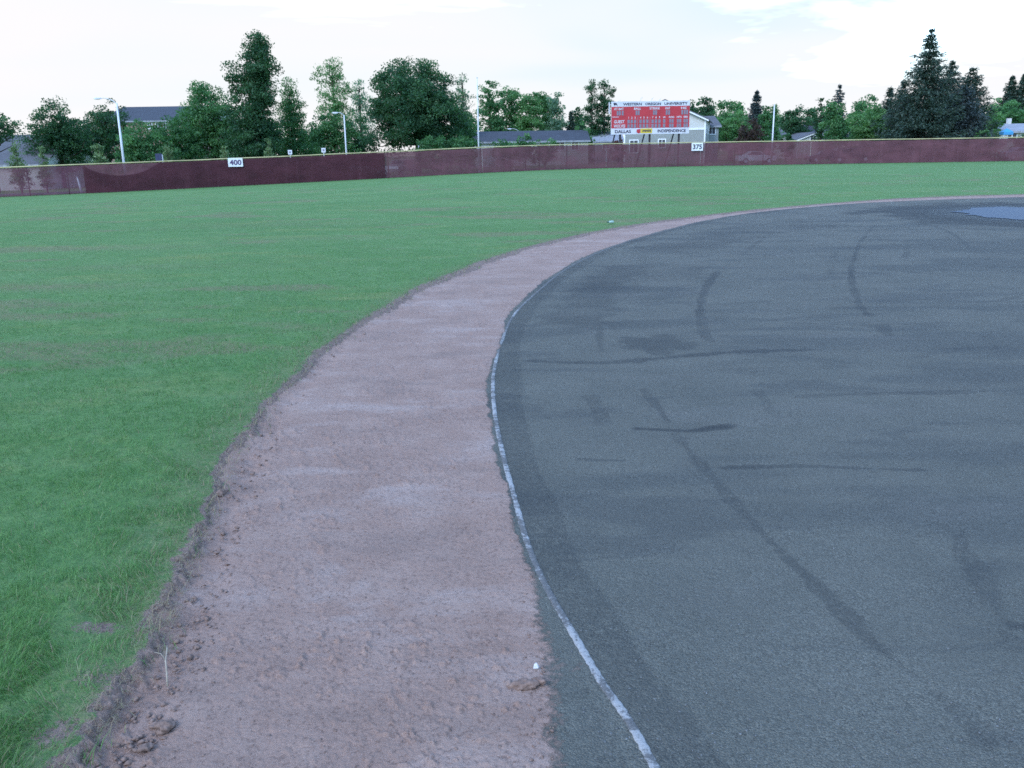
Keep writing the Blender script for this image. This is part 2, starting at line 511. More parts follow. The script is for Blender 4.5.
LINE = spline([(1.9, -6), (0.95, -1.0), (0.62, 0.9)] + [gpt(*p) for p in
    [(655, 768), (628, 720), (600, 680), (572, 632), (545, 585), (528, 545), (515, 500), (503, 455), (495, 415), (493, 385), (495, 365), (503, 338), (514, 315), (535, 294), (565, 270), (600, 252), (640, 238), (700, 222), (760, 212), (830, 205.5), (900, 201.3)]]
    + [(16.8, 28.9), (22, 29.2), (29, 27), (36, 22)], 6)
GRAV = spline([(1.7, -6), (0.72, -1.0), (0.32, 0.9)] + [gpt(*p) for p in
    [(562, 768), (556, 720), (548, 680), (541, 632), (532, 580), (521, 540), (509, 495), (498, 455), (490.5, 415), (488.5, 385), (491, 365), (499.5, 338), (510, 315), (529, 294), (560, 270), (596, 252), (637, 238), (698, 222), (759, 212), (829, 205.5), (899, 201.3)]]
    + [(16.8, 28.95), (22, 29.25), (29, 27.05), (36, 22.05)], 6)
EDGE = spline([(-0.9, -6), (-1.3, -1.0), (-1.32, 0.9)] + [gpt(*p) for p in
    [(75, 768), (105, 715), (150, 660), (172, 610), (190, 560), (212, 515), (238, 455), (275, 405), (330, 350), (400, 305), (450, 280), (520, 253), (600, 233), (680, 220), (780, 208.7), (900, 199.5)]]
    + [(17.3, 30.1), (22, 30.6), (30, 28.5), (38, 23)], 6)
FAR = [(60, 10), (60, -30), (0, -30)]
P_LINE = np.vstack([LINE, [(45, 10), (45, -30), (3, -30)]])
P_GRAV = np.vstack([GRAV, [(45.1, 10), (45, -30), (3, -30)]])
P_EDGE = np.vstack([EDGE, [(47, 10), (47, -30), (0, -30)]])


def px(*pts): return spline([gpt(*p) for p in pts], 5)


MARKS = [  # polyline on the ground, half width, strength, softness
    (px((500, 360), (600, 363), (660, 358.5), (740, 352), (845, 349)), 0.035, .75, .05),
    (px((632, 356), (640, 341), (655, 351), (668, 338), (682, 347), (697, 337)), 0.08, .50, .18),
    (px((880, 219), (862, 240), (853, 262), (852, 280), (860, 305), (876, 322)), 0.022, .50, .05),
    (px((722, 266), (706, 288), (700, 310), (704, 333), (716, 345)), 0.03, .5, .05),
    (px((588, 392), (598, 412), (604, 425)), 0.04, .35, .06),
    (px((626, 428), (660, 430), (690, 430.5), (745, 424)), 0.018, .85, .04),
    (px((570, 459), (600, 460), (632, 461)), 0.012, .7, .025),
    (px((700, 469), (800, 466), (870, 469), (945, 471)), 0.012, .65, .03),
    (px((780, 398), (850, 394), (930, 393), (1030, 390)), 0.02, .5, .05),
    (px((615, 375), (660, 420), (745, 515), (790, 560)), 0.006, .26, .03),
    (px((640, 395), (735, 503), (800, 570), (870, 640), (960, 715), (1010, 775)), 0.012, .42, .05),
    (px((950, 520), (985, 590), (1030, 670)), 0.02, .35, .06),
    (px((1005, 625), (1035, 628)), 0.02, .7, .03),
    (px((905, 222), (940, 228), (965, 243), (972, 260)), 0.03, .4, .05),
    (px((755, 388), (768, 405), (782, 421)), 0.03, .35, .05),
    (px((590, 305), (625, 290), (655, 272), (700, 262)), 0.40, .30, .6),
    (px((560, 335), (590, 325), (640, 318)), 0.16, .25, .2),
    (px((930, 390), (1000, 375)), 0.15, .25, .2),
    (px((700, 236), (770, 226), (850, 217)), 0.5, .30, .5),
    (px((690, 258), (790, 262), (1020, 282)), 0.05, .30, .08),
    (px((905, 262), (907, 247), (906, 240)), 0.03, .35, .05),
    (px((600, 362), (640, 335), (690, 322), (730, 300)), 0.10, .20, .15),
    (px((800, 310), (900, 306), (1000, 312)), 0.05, .30, .06),
    (px((640, 372), (720, 370), (800, 372)), 0.09, .30, .10),
    (px((575, 332), (588, 305), (612, 278), (640, 262)), 0.22, .42, .30),
    (px((640, 256), (700, 243), (770, 231), (850, 222)), 0.40, .42, .50),
    (px((955, 384), (985, 379), (1030, 380)), 0.12, .38, .15),
    (px((603, 362), (600, 330), (606, 300), (622, 275)), 0.02, .34, .04),
    (px((640, 386), (655, 404), (672, 427)), 0.015, .38, .04),
    (px((560, 284), (640, 281), (725, 277)), 0.03, .34, .06),
    (px((690, 306), (780, 301), (862, 299)), 0.04, .36, .07),
    (px((770, 322), (870, 325), (965, 322)), 0.03, .34, .06),
    (px((860, 224), (838, 248), (829, 285)), 0.03, .28, .06),
    (px((770, 234), (748, 250), (735, 270)), 0.03, .34, .06),
    (px((690, 262), (694, 248), (712, 238)), 0.03, .34, .06),
    (px((880, 322), (886, 332), (892, 338)), 0.04, .36, .05),
    (px((840, 352), (920, 350), (1030, 346)), 0.02, .32, .05),
    (px((640, 452), (700, 447), (770, 449)), 0.03, .20, .07),
    (px((520, 330), (560, 318), (620, 316)), 0.05, .30, .08),
    (px((940, 300), (985, 302), (1030, 296)), 0.05, .34, .08),
    (px((980, 330), (1005, 360), (1030, 400)), 0.03, .28, .05),
    (px((850, 440), (880, 500), (950, 600), (1030, 720)), 0.03, .20, .06),
]
PUD = np.array(spline([gpt(*p) for p in [(940, 211.5), (975, 208.2), (1024, 206.6), (1075, 207), (1090, 213), (1030, 219.5), (985, 217), (955, 213.5), (940, 211.5)]], 14))
_pn = (fbm(PUD[:, 0] * .9, PUD[:, 1] * .9, 201, 4) - .5)
_pc = PUD.mean(0)
PUD = PUD + (PUD - _pc) / np.linalg.norm(PUD - _pc, axis=1)[:, None] * (_pn * 2.6 - .15)[:, None]
PUD[-1] = PUD[0]


def ground():
    fine = np.arange(-36, 36.001, 0.085)
    side = np.arange(36.4, 78, 0.5); coarse = np.arange(79, 180, 4.0)
    az = np.radians(np.concatenate([-coarse[::-1], -side[::-1], fine, side, coarse, [180.0]]))
    az = az[1:] if abs(az[0] + PI) < 1e-6 else az
    r = [0.05, 0.3, .6, .9, 1.2, 1.5, 1.7, 1.85]
    while r[-1] < 4500:
        q = r[-1]; st = q * q * 0.00102
        if q > 11: st = min(st, 0.13)
        if q > 36: st = min(q * q * .00102, 0.9)
        if q > 60: st = min(q * q * .00102, 2.5)
        if q > 160: st = q * .08
        r.append(q + st)
    r = np.array(r)
    A, R_ = np.meshgrid(az, r)
    X = np.sin(A) * R_; Y = np.cos(A) * R_
    nr, na = X.shape
    x = X.ravel(); y = Y.ravel(); rr = R_.ravel()
    near = np.where(rr < 62)[0]
    xn, yn = x[near], y[near]
    n_lo = fbm(xn * 1.6, yn * 1.6, 3, 4) - .5
    n_hi = fbm(xn * 9, yn * 9, 9, 4) - .5
    big = np.clip(rr[near] / 6, 1, 4)
    def sd(pl, poly):
        d, t = poly_dist(xn, yn, pl); return np.where(inside(xn, yn, poly), -d, d)
    s_edge = sd(EDGE, P_EDGE); s_grav = sd(GRAV, P_GRAV); s_line = sd(LINE, P_LINE)
    n_x = fbm(xn * 26, yn * 26, 19, 3) - .5
    se = s_edge + .16 * n_lo + .10 * n_hi + .07 * n_x * np.clip(4 / rr[near], .3, 1)
    sg = s_grav + .07 * n_lo + .05 * n_hi
    # tongue of dirt across the gravel near the clod
    tx, ty = gpt(592, 668)
    tongue = np.exp(-(((xn - tx) / .08) ** 2 + ((yn - ty) / .06) ** 2))
    blw = .04 + .09 * sstep(3.4, 2.4, rr[near])
    dirt = np.clip(sstep(-blw, blw, sg) + .42 * tongue * sstep(.02, -.02, -s_line - .02), 0, 1)
    # heights
    lump = fbm(xn * 14, yn * 14, 21, 5) - .5
    lump2 = fbm(xn * 4.5, yn * 4.5, 33, 4) - .5
    clodn = np.maximum(0, fbm(xn * 30, yn * 30, 41, 3) - .62) * .07
    fade = np.clip(3.5 / rr[near], .25, 1)
    fine = fbm(xn * 75, yn * 75, 44, 3) - .5
    rough = sstep(.38, .62, fbm(xn * 2.3, yn * 2.3, 47, 3))
    h_dirt = .010 + (.006 * lump + .013 * lump2 + (.7 * clodn + .006 * fine) * (.25 + rough)) * np.clip(fade + .3, 0, 1)
    # crumbled edge below the turf
    brk = np.exp(-((s_edge + .10) / .07) ** 2)
    h_dirt = h_dirt + brk * (.028 * (fbm(xn * 11, yn * 11, 52, 3) - .52) - .012)
    h_grav = .001 + .004 * lump + .004 * (fbm(xn * 60, yn * 60, 61, 2) - .5) * fade
    h_lawn = .036 + .05 * n_lo + .03 * n_hi
    rstep = np.clip(rr[near] ** 2 * .00102, .004, .13)
    kb = sstep(-.02, np.maximum(.034, 2.2 * rstep), se)
    h = h_grav + (h_dirt - h_grav) * dirt
    h = h + (h_lawn - h) * kb
    inp = inside(xn, yn, PUD)
    pd, _ = poly_dist(xn, yn, PUD)
    wetd = np.where(inp, 0, pd)
    h = h - .009 * sstep(.35, 0, wetd)
    # wear
    wear = np.zeros_like(xn)
    for pl, hw, st, so in MARKS:
        mg = hw + so * 2 + .3
        b0 = pl.min(0) - mg; b1 = pl.max(0) + mg
        ii = np.where((xn > b0[0]) & (xn < b1[0]) & (yn > b0[1]) & (yn < b1[1]))[0]
        if len(ii) == 0: continue
        d, t = poly_dist(xn[ii], yn[ii], pl)
        d = d + (fbm(xn[ii] * 5, yn[ii] * 5, 77, 3) - .5) * so * 1.6
        w = st * .8 * (1 - sstep(hw, hw + so, d)) * sstep(0, .12, t) * sstep(1, .88, t) * (.35 + 1.1 * fbm(xn[ii] * 1.1, yn[ii] * 1.1, 88, 3))
        wear[ii] = np.maximum(wear[ii], w)
    bandw = .16 + .16 * (fbm(xn * .8, yn * .8, 91, 3) - .4)
    wear = np.maximum(wear, .30 * sstep(.02, -.01, s_line) * (1 - sstep(bandw, bandw + .06, -s_line)))
    wear = np.maximum(wear, .62 * sstep(3.0, 1.2, wetd + 2.6 * n_lo) * (s_line < 0))
    wear = np.maximum(wear, .25 * sstep(.0, .08, s_line) * (1 - dirt))
    wet = sstep(1.1, .1, wetd + 1.0 * n_lo)
    bare = 1 - sstep(.0, np.maximum(.10, 2.5 * rstep), se)
    for (bx, by, sx, sy, k) in [(100, 636, .12, .06, .55), (60, 745, .10, .1, .5), (140, 705, .12, .12, .9), (95, 690, .1, .1, .4)]:
        q = gpt(bx, by); bare = np.maximum(bare, k * np.exp(-((xn - q[0]) / sx) ** 2 - ((yn - q[1]) / sy) ** 2) * np.clip(.5 + 2.2 * n_hi + 1.0, 0, 1.3))
    bare = np.clip(bare, 0, 1)
    dry = sstep(.5, .0, s_edge) * .6 + .9 * sstep(.62, .70, fbm(xn * .35, yn * 1.1, 95, 4))
    for (bx, by, sx, sy, k) in [(20, 290, 1.6, .35, .9), (70, 250, 2.5, .5, .6), (5, 310, 1.2, .3, .8), (270, 225, 3, 1., .35), (330, 240, 1.5, .4, .45), (120, 270, 2, .4, .4)]:
        q = gpt(bx, by); dry = np.maximum(dry, k * np.exp(-((xn - q[0]) / sx) ** 2 - ((yn - q[1]) / sy) ** 2) * (.3 + 1.4 * (n_hi + .5)))
    z = terrain(x, y).copy()
    z[near] += h
    far = np.setdiff1d(np.arange(len(x)), near, assume_unique=True)
    z[far] += .05
    full = lambda v, d=0.0: (lambda a: (a.__setitem__(near, v), a)[1])(np.full(len(x), d))
    a_se = full(se, 9.0); a_sl = full(s_line, 9.0)
    att = {'dirt': full(dirt, 1.0), 'wear': full(wear), 'wet': full(wet), 'bare': full(bare), 'dry': full(np.clip(dry, 0, 1))}
    V = np.stack([x, y, z], 1)
    i, j = np.meshgrid(np.arange(nr - 1), np.arange(na), indexing='ij')
    j2 = (j + 1) % na
    Fq = np.stack([i * na + j, i * na + j2, (i + 1) * na + j2, (i + 1) * na + j], -1).reshape(-1, 4)[:, ::-1]
    fse = a_se[Fq].mean(1); fsl = a_sl[Fq].mean(1)
    cls = np.where(fse > 0, 0, np.where(fsl > 0, 1, 2))
    for c, nm, m, keys in ((0, 'lawn', M['lawn'], ('bare', 'dry')), (1, 'dirt_path', M['soil'], ('dirt', 'wear', 'wet')), (2, 'infield', M['soil'], ('dirt', 'wear', 'wet'))):
        f = Fq[cls == c]
        u, inv = np.unique(f, return_inverse=True)
        struct(np_mesh(nm, V[u], inv.reshape(-1, 4), m, None, {k: att[k][u] for k in keys}, True))


ground()

# puddle
pv = [(p[0], p[1], 0.0015) for p in PUD[:-1]]
def water(nt, out):
    n = N(nt); f = n.noise(6, 3, .5, n.coord())
    n.link(n.bsdf((0.018, 0.030, 0.060), 0.45, 0.04, n.bump(f, .35, .05)), out.inputs[0])
struct(MB().add(pv, [tuple(range(len(pv)))]).build('puddle', mat('puddle_water', water)))


# ------------------------------------------------------------------ grass blades
def grass(n_try=420000):
    u = rng.random(n_try)
    r0, r1 = 1.6, 26.0
    e = -0.55
    r = (r0 ** e + u * (r1 ** e - r0 ** e)) ** (1 / e)
    a = np.radians(rng.uniform(-44, 20, n_try))
    x = np.sin(a) * r; y = np.cos(a) * r
    d, _ = poly_dist(x, y, EDGE); s = np.where(inside(x, y, P_EDGE), -d, d)
    n_lo = fbm(x * 1.6, y * 1.6, 3, 4) - .5; n_hi = fbm(x * 9, y * 9, 9, 4) - .5
    s2 = s + .16 * n_lo + .10 * n_hi
    dens = sstep(.02, .16, s2 + .05 * rng.standard_normal(n_try))
    for (bx, by, sx, sy, k) in [(100, 636, .13, .07, .6), (60, 745, .10, .1, .6), (140, 705, .14, .13, 1), (95, 690, .1, .1, .5)]:
        q = gpt(bx, by); dens *= 1 - k * np.exp(-((x - q[0]) / sx) ** 2 - ((y - q[1]) / sy) ** 2)
    tuft = fbm(x * 7, y * 7, 14, 3)
    dens *= .35 + .9 * sstep(.3, .55, tuft)
    keep = rng.random(n_try) < dens
    x, y, r, s2, n_lo, n_hi, tuft = [q[keep] for q in (x, y, r, s2, n_lo, n_hi, tuft)]
    n = len(x)
    z = terrain(x, y) + .031 + .05 * n_lo + .03 * n_hi - .01
    z = np.where(s2 < .055, z - .02, z)
    edge = sstep(.5, .05, s2)
    H = (.019 + .029 * rng.random(n) ** 1.3) * np.clip(1.15 - r * .035, .55, 1) * (.65 + .8 * tuft) * (1 + .35 * edge * rng.random(n))
    W = np.maximum(.0018 + .0016 * rng.random(n), r * .00055)
    ang = rng.uniform(0, 2 * PI, n)
    lean = H * (.25 + .9 * rng.random(n) ** 1.4)
    ld = fbm(x * 3, y * 3, 55, 2) * 4 * PI + rng.normal(0, .9, n)
    lx, ly = np.cos(ld) * lean, np.sin(ld) * lean
    wx, wy = np.cos(ang) * W, np.sin(ang) * W
    b = np.stack([x, y, z], 1)
    w = np.stack([wx, wy, 0 * wx], 1) * .5
    mid = b + np.stack([lx * .35, ly * .35, H * .6], 1)
    tip = b + np.stack([lx, ly, H], 1)
    V = np.stack([b - w, b + w, mid + w * .8, mid - w * .8, tip + w * .12, tip - w * .12], 1).reshape(-1, 3)
    o = np.arange(n)[:, None] * 6
    Fq = np.concatenate([o + np.array([[0, 1, 2, 3]]), o + np.array([[3, 2, 4, 5]])], 0)
    base = .10 + .62 * fbm(x * 1.1, y * 1.1, 66, 4) + .20 * rng.standard_normal(n)
    tint = np.clip(base, 0, .82)
    dry = rng.random(n) < (.035 + .22 * edge)
    tint = np.where(dry, rng.uniform(.86, 1, n), tint)
    al = np.tile(np.array([0, 0, .7, .7, 1, 1.]), n)
    tint = np.repeat(tint, 6)
    # dead roots and straw hanging over the cut edge
    m_ = 1700
    k_ = rng.integers(0, len(EDGE) - 1, m_ * 3); t_ = rng.random(m_ * 3)
    e_ = EDGE[k_] + (EDGE[k_ + 1] - EDGE[k_]) * t_[:, None] + rng.normal(0, .035, (m_ * 3, 2)) + np.array([-.015, 0])
    re_ = np.hypot(e_[:, 0], e_[:, 1])
    ok_ = (e_[:, 1] > 1.2) & (re_ < 24) & (rng.random(m_ * 3) < np.clip(3.5 / re_, .25, 1))
    e_ = e_[ok_]; re_ = re_[ok_]; m_ = len(e_)
    dd, _ = poly_dist(e_[:, 0], e_[:, 1], EDGE); ss = np.where(inside(e_[:, 0], e_[:, 1], P_EDGE), -dd, dd)
    z_ = np.where(ss > 0, .034, .020) + terrain(e_[:, 0], e_[:, 1])
    a_ = rng.uniform(0, 2 * PI, m_); l_ = rng.uniform(.015, .06, m_); w_ = np.maximum(.0016, re_ * .0006)
    u_ = np.stack([np.cos(a_), np.sin(a_), rng.normal(.15, .35, m_)], 1) * l_[:, None]
    p_ = np.stack([-np.sin(a_), np.cos(a_), 0 * a_], 1) * w_[:, None] * .5
    b_ = np.stack([e_[:, 0], e_[:, 1], z_], 1); mm = b_ + u_ * .5 + np.array([0, 0, .008]); tp = b_ + u_ + np.array([0, 0, -.004])
    V2 = np.stack([b_ - p_, b_ + p_, mm + p_, mm - p_, tp + p_ * .3, tp - p_ * .3], 1).reshape(-1, 3)
    o2 = np.arange(m_)[:, None] * 6 + len(V)
    Fq = np.concatenate([Fq, o2 + np.array([[0, 1, 2, 3]]), o2 + np.array([[3, 2, 4, 5]])], 0)
    V = np.concatenate([V, V2], 0)
    tint = np.concatenate([tint, np.repeat(rng.uniform(.95, 1, m_), 6)]); al = np.concatenate([al, np.ones(m_ * 6)])
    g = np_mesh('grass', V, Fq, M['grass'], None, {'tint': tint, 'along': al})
    g['label'] = 'short green turf blades growing along the dug edge'; g['category'] = 'grass'
    struct(g, 'stuff')


grass()


# ------------------------------------------------------------------ pebbles and crumbs
def rock(seed, sx, sy, sz, sub=1, jit=.25):
    import bmesh
    bm = bmesh.new(); bmesh.ops.create_icosphere(bm, subdivisions=sub, radius=1)
    rs = np.random.default_rng(seed)
    ax = rs.standard_normal((5, 3))
    vs = []
    for v in bm.verts:
        d = np.array(v.co); k = 1 + jit * sum(math.sin(3 * float(d @ a) + i) for i, a in enumerate(ax)) / 3
        vs.append((d[0] * sx * k, d[1] * sy * k, d[2] * sz * k))
    fs = [tuple(q.index for q in f.verts) for f in bm.faces]
    bm.free()
    return np.array(vs), np.array(fs)


def pebbles(n=26000):
    protos = [rock(i, 1, .75, .5, 1, .55) for i in range(6)]
    r = (1.9 ** -1 + rng.random(n) * (11 ** -1 - 1.9 ** -1)) ** -1
    a = np.radians(rng.uniform(-36, 36, n)); x = np.sin(a) * r; y = np.cos(a) * r
    d, _ = poly_dist(x, y, EDGE); s = np.where(inside(x, y, P_EDGE), -d, d)
    d2, _ = poly_dist(x, y, GRAV); g = np.where(inside(x, y, P_GRAV), -d2, d2)
    near_edge = np.exp(-((s + .12) / .10) ** 2)
    keep = (s < -.02) & (rng.random(n) < np.where(g > 0, .25 + .35 * near_edge, .22))
    x, y, r, ne, g = x[keep], y[keep], r[keep], near_edge[keep], g[keep]
    lump = fbm(x * 14, y * 14, 21, 5) - .5; l2 = fbm(x * 4.5, y * 4.5, 33, 4) - .5
    for nm, sel, m, zb in (('soil_crumbs', g > 0, M['clod'], .009), ('gravel_chips', g <= 0, M['chip'], .001)):
        Vs, Fs, o = [], [], 0
        for k in np.where(sel)[0]:
            v, f = protos[rng.integers(6)]
            sc = (.0025 + .005 * rng.random() ** 3 + .013 * ne[k] * rng.random() ** 3) if zb > .005 else .002 + .0035 * rng.random() ** 2
            t = rng.uniform(0, 2 * PI); c, s_ = math.cos(t), math.sin(t)
            w = np.stack([(v[:, 0] * c - v[:, 1] * s_) * sc + x[k], (v[:, 0] * s_ + v[:, 1] * c) * sc + y[k], v[:, 2] * sc + zb + (.006 * lump[k] + .013 * l2[k]) * (zb > .005)], 1)
            Vs.append(w); Fs.append(f + o); o += len(v)
        ob = np_mesh(nm, np.vstack(Vs), np.vstack(Fs), m, None, None, False, 3)
        ob['label'] = 'loose crumbs of soil over the dirt strip' if zb > .005 else 'loose dark stone chips on the infield base'
        ob['category'] = 'soil' if zb > .005 else 'gravel'
        struct(ob, 'stuff')


pebbles()


def clod(p, sx, sy, sz, rz, seed, label):
    q = gpt(*p); v, f = rock(seed, sx, sy, sz, 3, .35)
    v = v + np.stack([vnoise(v[:, 0] * 160, v[:, 1] * 160 + v[:, 2] * 90, i + seed) - .5 for i in range(3)], 1) * sz * .55
    o = np_mesh('dirt_clod', v, f, M['clod'], None, None, False, 3)
    o.location = (q[0], q[1], .014 + sz * .35); o.rotation_euler = (0, 0, rz)
    return tag(o, label, 'clod', 'clods of soil on the dirt strip')


clod((524, 690), .040, .020, .014, .15, 5, 'long dark soil clod lying beside the edging strip in the foreground')
clod((540, 686), .022, .014, .012, -.4, 6, 'short pale-ended clod touching the long clod by the edging strip')
clod((165, 733), .026, .022, .016, .4, 8, 'rounded soil lump at the turf edge, largest of the lumps near the bottom left')
clod((147, 752), .020, .016, .011, 1.2, 11, 'flat soil lump just below the rounded lump at the bottom left turf edge')
clod((222, 497), .032, .022, .018, .9, 12, 'dark clod in the notch of the turf edge halfway up the near lawn')

q = gpt(536, 672)
sc_ = MB().add([(-.012, -.004, 0), (.010, -.006, .002), (.014, .006, .004), (.004, .004, .022), (-.008, .006, .016), (.0, -.001, .028)],
               [(0, 1, 3, 4), (1, 2, 3), (4, 3, 5)]).build('paper_scrap', M['paper'])
sol = sc_.modifiers.new('solid', 'SOLIDIFY'); sol.thickness = .0012
sc_.location = (q[0], q[1], .014); sc_.scale = (.7, .7, .8)
tag(sc_, 'tiny crumpled white paper scrap standing on the dirt above the long clod', 'scrap')

q = gpt(168, 690)
tw = MB().tube([(0, 0, 0), (-.006, .02, .035), (-.016, .045, .065), (-.02, .075, .085), (-.03, .10, .082)], [.0032, .003, .0026, .0022, .001], 6)
tw.tube([(-.016, .045, .065), (-.03, .05, .085), (-.05, .05, .09)], [.002, .0016, .0008], 5)
t = tw.build('dry_stem', M['straw'], None, True); t.location = (q[0], q[1], .012)
tag(t, 'pale dry plant stem leaning at the turf edge bottom left', 'stem')

# bottle lying on the turf edge
q = gpt(609, 225.5)
bt = thing('bottle', 'small pale green bottle with dark cap lying at the far turf edge', 'bottle', (q[0], q[1], tz(*q) + .082), .25); bt.scale = (.72, .72, .72)
MB().tube([(-.02, 0, 0), (0, 0, 0), (.03, 0, 0), (.13, 0, 0), (.15, 0, 0)], [.018, .02, .045, .046, .036], 14).build('body', M['bottle'], bt, True)
MB().tube([(-.06, 0, 0), (-.022, 0, 0)], [.024, .024], 12).build('cap', M['bottle_cap'], bt, True)


# ------------------------------------------------------------------ edging strip
def edging():
    V, Fq, CV = [], [], []
    pts = spline([gpt(*p) for p in [(668, 790), (655, 768), (628, 720), (600, 680), (572, 632), (545, 585), (528, 545), (515, 500), (503, 455), (495, 415), (493, 385), (495, 365), (503, 338), (514, 315), (535, 294), (565, 270), (600, 252), (640, 238), (700, 222)]], 14)
    ypx = np.interp(pts[:, 1], [1.9, 2.02, 2.23, 2.43, 2.72, 3.07, 3.43, 3.93, 4.58, 5.35, 6.1, 6.72, 7.76, 8.92, 10.29, 12.45, 30],
                    [790, 768, 720, 680, 632, 585, 545, 500, 455, 415, 385, 365, 338, 315, 294, 270, 200])
    for i, p in enumerate(pts):
        d = pts[min(i + 1, len(pts) - 1)] - pts[max(i - 1, 0)]; d /= np.linalg.norm(d)
        nrm = np.array([-d[1], d[0]])
        yy = ypx[i]
        cover = .71 - .46 * float(vnoise(np.array(i * .30), np.array(3.5), 31))
        if 540 < yy < 626: cover = .26 + .26 * float(vnoise(np.array(i * .5), np.array(7.5), 31))
        if 345 < yy < 352 or 318 < yy < 328: cover = .12
        if yy < 292: cover = .22
        zt = .0035 + .004 * cover
        CV += [cover] * 6
        hw = .0138 * (1 + .12 * math.sin(i * 2.3))
        for s_, zz in ((-hw, -.05), (-hw, zt - .003), (-hw + .004, zt), (hw - .004, zt), (hw, zt - .003), (hw, -.05)):
            V.append((p[0] + nrm[0] * s_, p[1] + nrm[1] * s_, zz))
        if i:
            o = (i - 1) * 6
            for k in range(5): Fq.append((o + k, o + k + 1, o + k + 7, o + k + 6))
    o = np_mesh('edging_strip', V, Fq, M['edging'], None, {'cover': CV})
    tag(o, 'worn white edging strip set in the ground between dirt and infield', 'edging')


edging()


# ------------------------------------------------------------------ outfield fence
FH = 2.44
FCOL = [(-300, 74.5), (-170, 74.8), (0, 75.5), (85, 77.0), (230, 81.3), (385, 85.3), (520, 89.7), (600, 92.8), (690, 94.9), (760, 95.4), (900, 95.6), (1024, 95.3), (1180, 94.3), (1330, 92)]
FPTS = spline([(at(x_, 160, Y_)[0], Y_) for x_, Y_ in FCOL], 30)
seg = np.linalg.norm(np.diff(FPTS, axis=0), axis=1); FARC = np.concatenate([[0], np.cumsum(seg)])


def fpt(s):
    return np.array([np.interp(s, FARC, FPTS[:, 0]), np.interp(s, FARC, FPTS[:, 1])])


def s_at_col(xp):
    """arc position where the fence stands in the direction of a photo column"""
    ss = np.linspace(0, FARC[-1], 3000)
    X = np.interp(ss, FARC, FPTS[:, 0]); Y = np.interp(ss, FARC, FPTS[:, 1])
    v = np.stack([X, Y, terrain(X, Y) + 1.0 - EYE], 1)
    col = 512 + FPX * (v @ Rv) / (v @ Fv)
    return float(np.interp(xp, col, ss))


def fence():
    root = thing('outfield_fence', 'long curved outfield fence with maroon windscreen and yellow top cap', 'fence', (0, 0, 0))
    L = FARC[-1]
    def cloth(name, s0, s1, m, off, top, bot=0.03, nz=6):
        ns = max(8, int((s1 - s0) / .35)); V = []; Fq = []
        for i in range(ns + 1):
            s = s0 + (s1 - s0) * i / ns
            p = fpt(s); d = fpt(s + .1) - fpt(s - .1); d /= np.linalg.norm(d); nr = np.array([d[1], -d[0]])
            zt = top(s); z0 = tz(*p)
            for k in range(nz + 1):
                f = k / nz; zz = z0 + .05 + bot + (zt - bot) * f
                bul = .035 * math.sin(f * PI) * (math.sin(s * 2.06) ** 2) + .05 * (float(vnoise(np.array(s * .8), np.array(f * 2.0), 5)) - .5)
                q = p + nr * (off + bul); V.append((q[0], q[1], zz))
        for i in range(ns):
            for k in range(nz):
                a = i * (nz + 1) + k; Fq.append((a, a + nz + 1, a + nz + 2, a + 1))
        return np_mesh(name, V, Fq, m, root, None, True)
    # open weave cloth in lengths
    cuts = [0.0] + [s_at_col(c) for c in (85, 385, 482, 606, 700, 810, 920)] + [L]
    topw = lambda s: FH - .06 - .04 * abs(math.sin(s * 1.03)) - .05 * float(vnoise(np.array(s * .5), np.array(2.), 8))
    for i_, (a, b) in enumerate(zip(cuts[:-1], cuts[1:])):
        cloth('windscreen', a + .01, b - .01, M['screen_clear' if i_ == 0 else 'screen_open'], .06, topw)
    # second, closely woven layer over the centre-left stretch, sagging at its left end
    sA, sB, sP = s_at_col(85), s_at_col(385), s_at_col(160)
    def top2(s):
        k = (s - sA) / max(.1, sP - sA)
        sag = 0 if k > 1 else .95 * math.sin(PI * min(1, max(0, k)) ** 1.0) ** .8
        return topw(s) - .02 - sag
    o = cloth('windscreen', sA, sB, M['screen_dark'], .16, top2)
    o['label'] = 'darker double layer of windscreen, sagging at one end'
    # posts
    s = 1.5
    while s < L:
        p = fpt(s)
        c = 512 + FPX * (np.array([p[0], p[1], 0]) @ Rv) / max(1, (np.array([p[0], p[1], 0]) @ Fv))
        if -60 < c < 1090:
            MB().tube([(p[0], p[1], tz(*p) - .1), (p[0], p[1], tz(*p) + FH + .03)], .045, 8).build('post', M['post'], root, True)
        s += 3.05
    # top cap
    cap = []
    for s in np.arange(0, L, .6):
        p = fpt(s); cap.append((p[0], p[1], tz(*p) + FH + .03 + .025 * (float(vnoise(np.array(s * .33), np.array(1.), 3)) - .5)))
    MB().tube(cap, .052, 8).build('top_cap', M['yellow'], root, True)
    rail = [(fpt(s)[0], fpt(s)[1], tz(*fpt(s)) + .12) for s in np.arange(0, L, 1.2)]
    MB().tube(rail, .03, 6).build('bottom_rail', M['post'], root, True)


fence()


def distance_sign(xp, w, h, ztop, txt, ink, label):
    s = s_at_col(xp); p = fpt(s); d = fpt(s + .3) - fpt(s - .3); d /= np.linalg.norm(d); nr = np.array([d[1], -d[0]])
    q = p + nr * .30
    t = thing('distance_sign', label, 'sign', (q[0], q[1], tz(*p) + .05), math.atan2(d[1], d[0]))
    MB().box(-w / 2, w / 2, 0, .04, ztop - h, ztop).build('board', M['white'], t, False, .006)
    text('lettering', txt, h * .62, ink, t, (0, -.012, ztop - h / 2), w * .80)


distance_sign(236.5, 1.26, .76, FH + .02, '400', M['purple_ink'], 'white board reading 400 on the dark maroon stretch of fence')
distance_sign(696, 1.22, .80, FH - .06, '375', M['ink'], 'white board reading 375 on the fence beside the scoreboard')


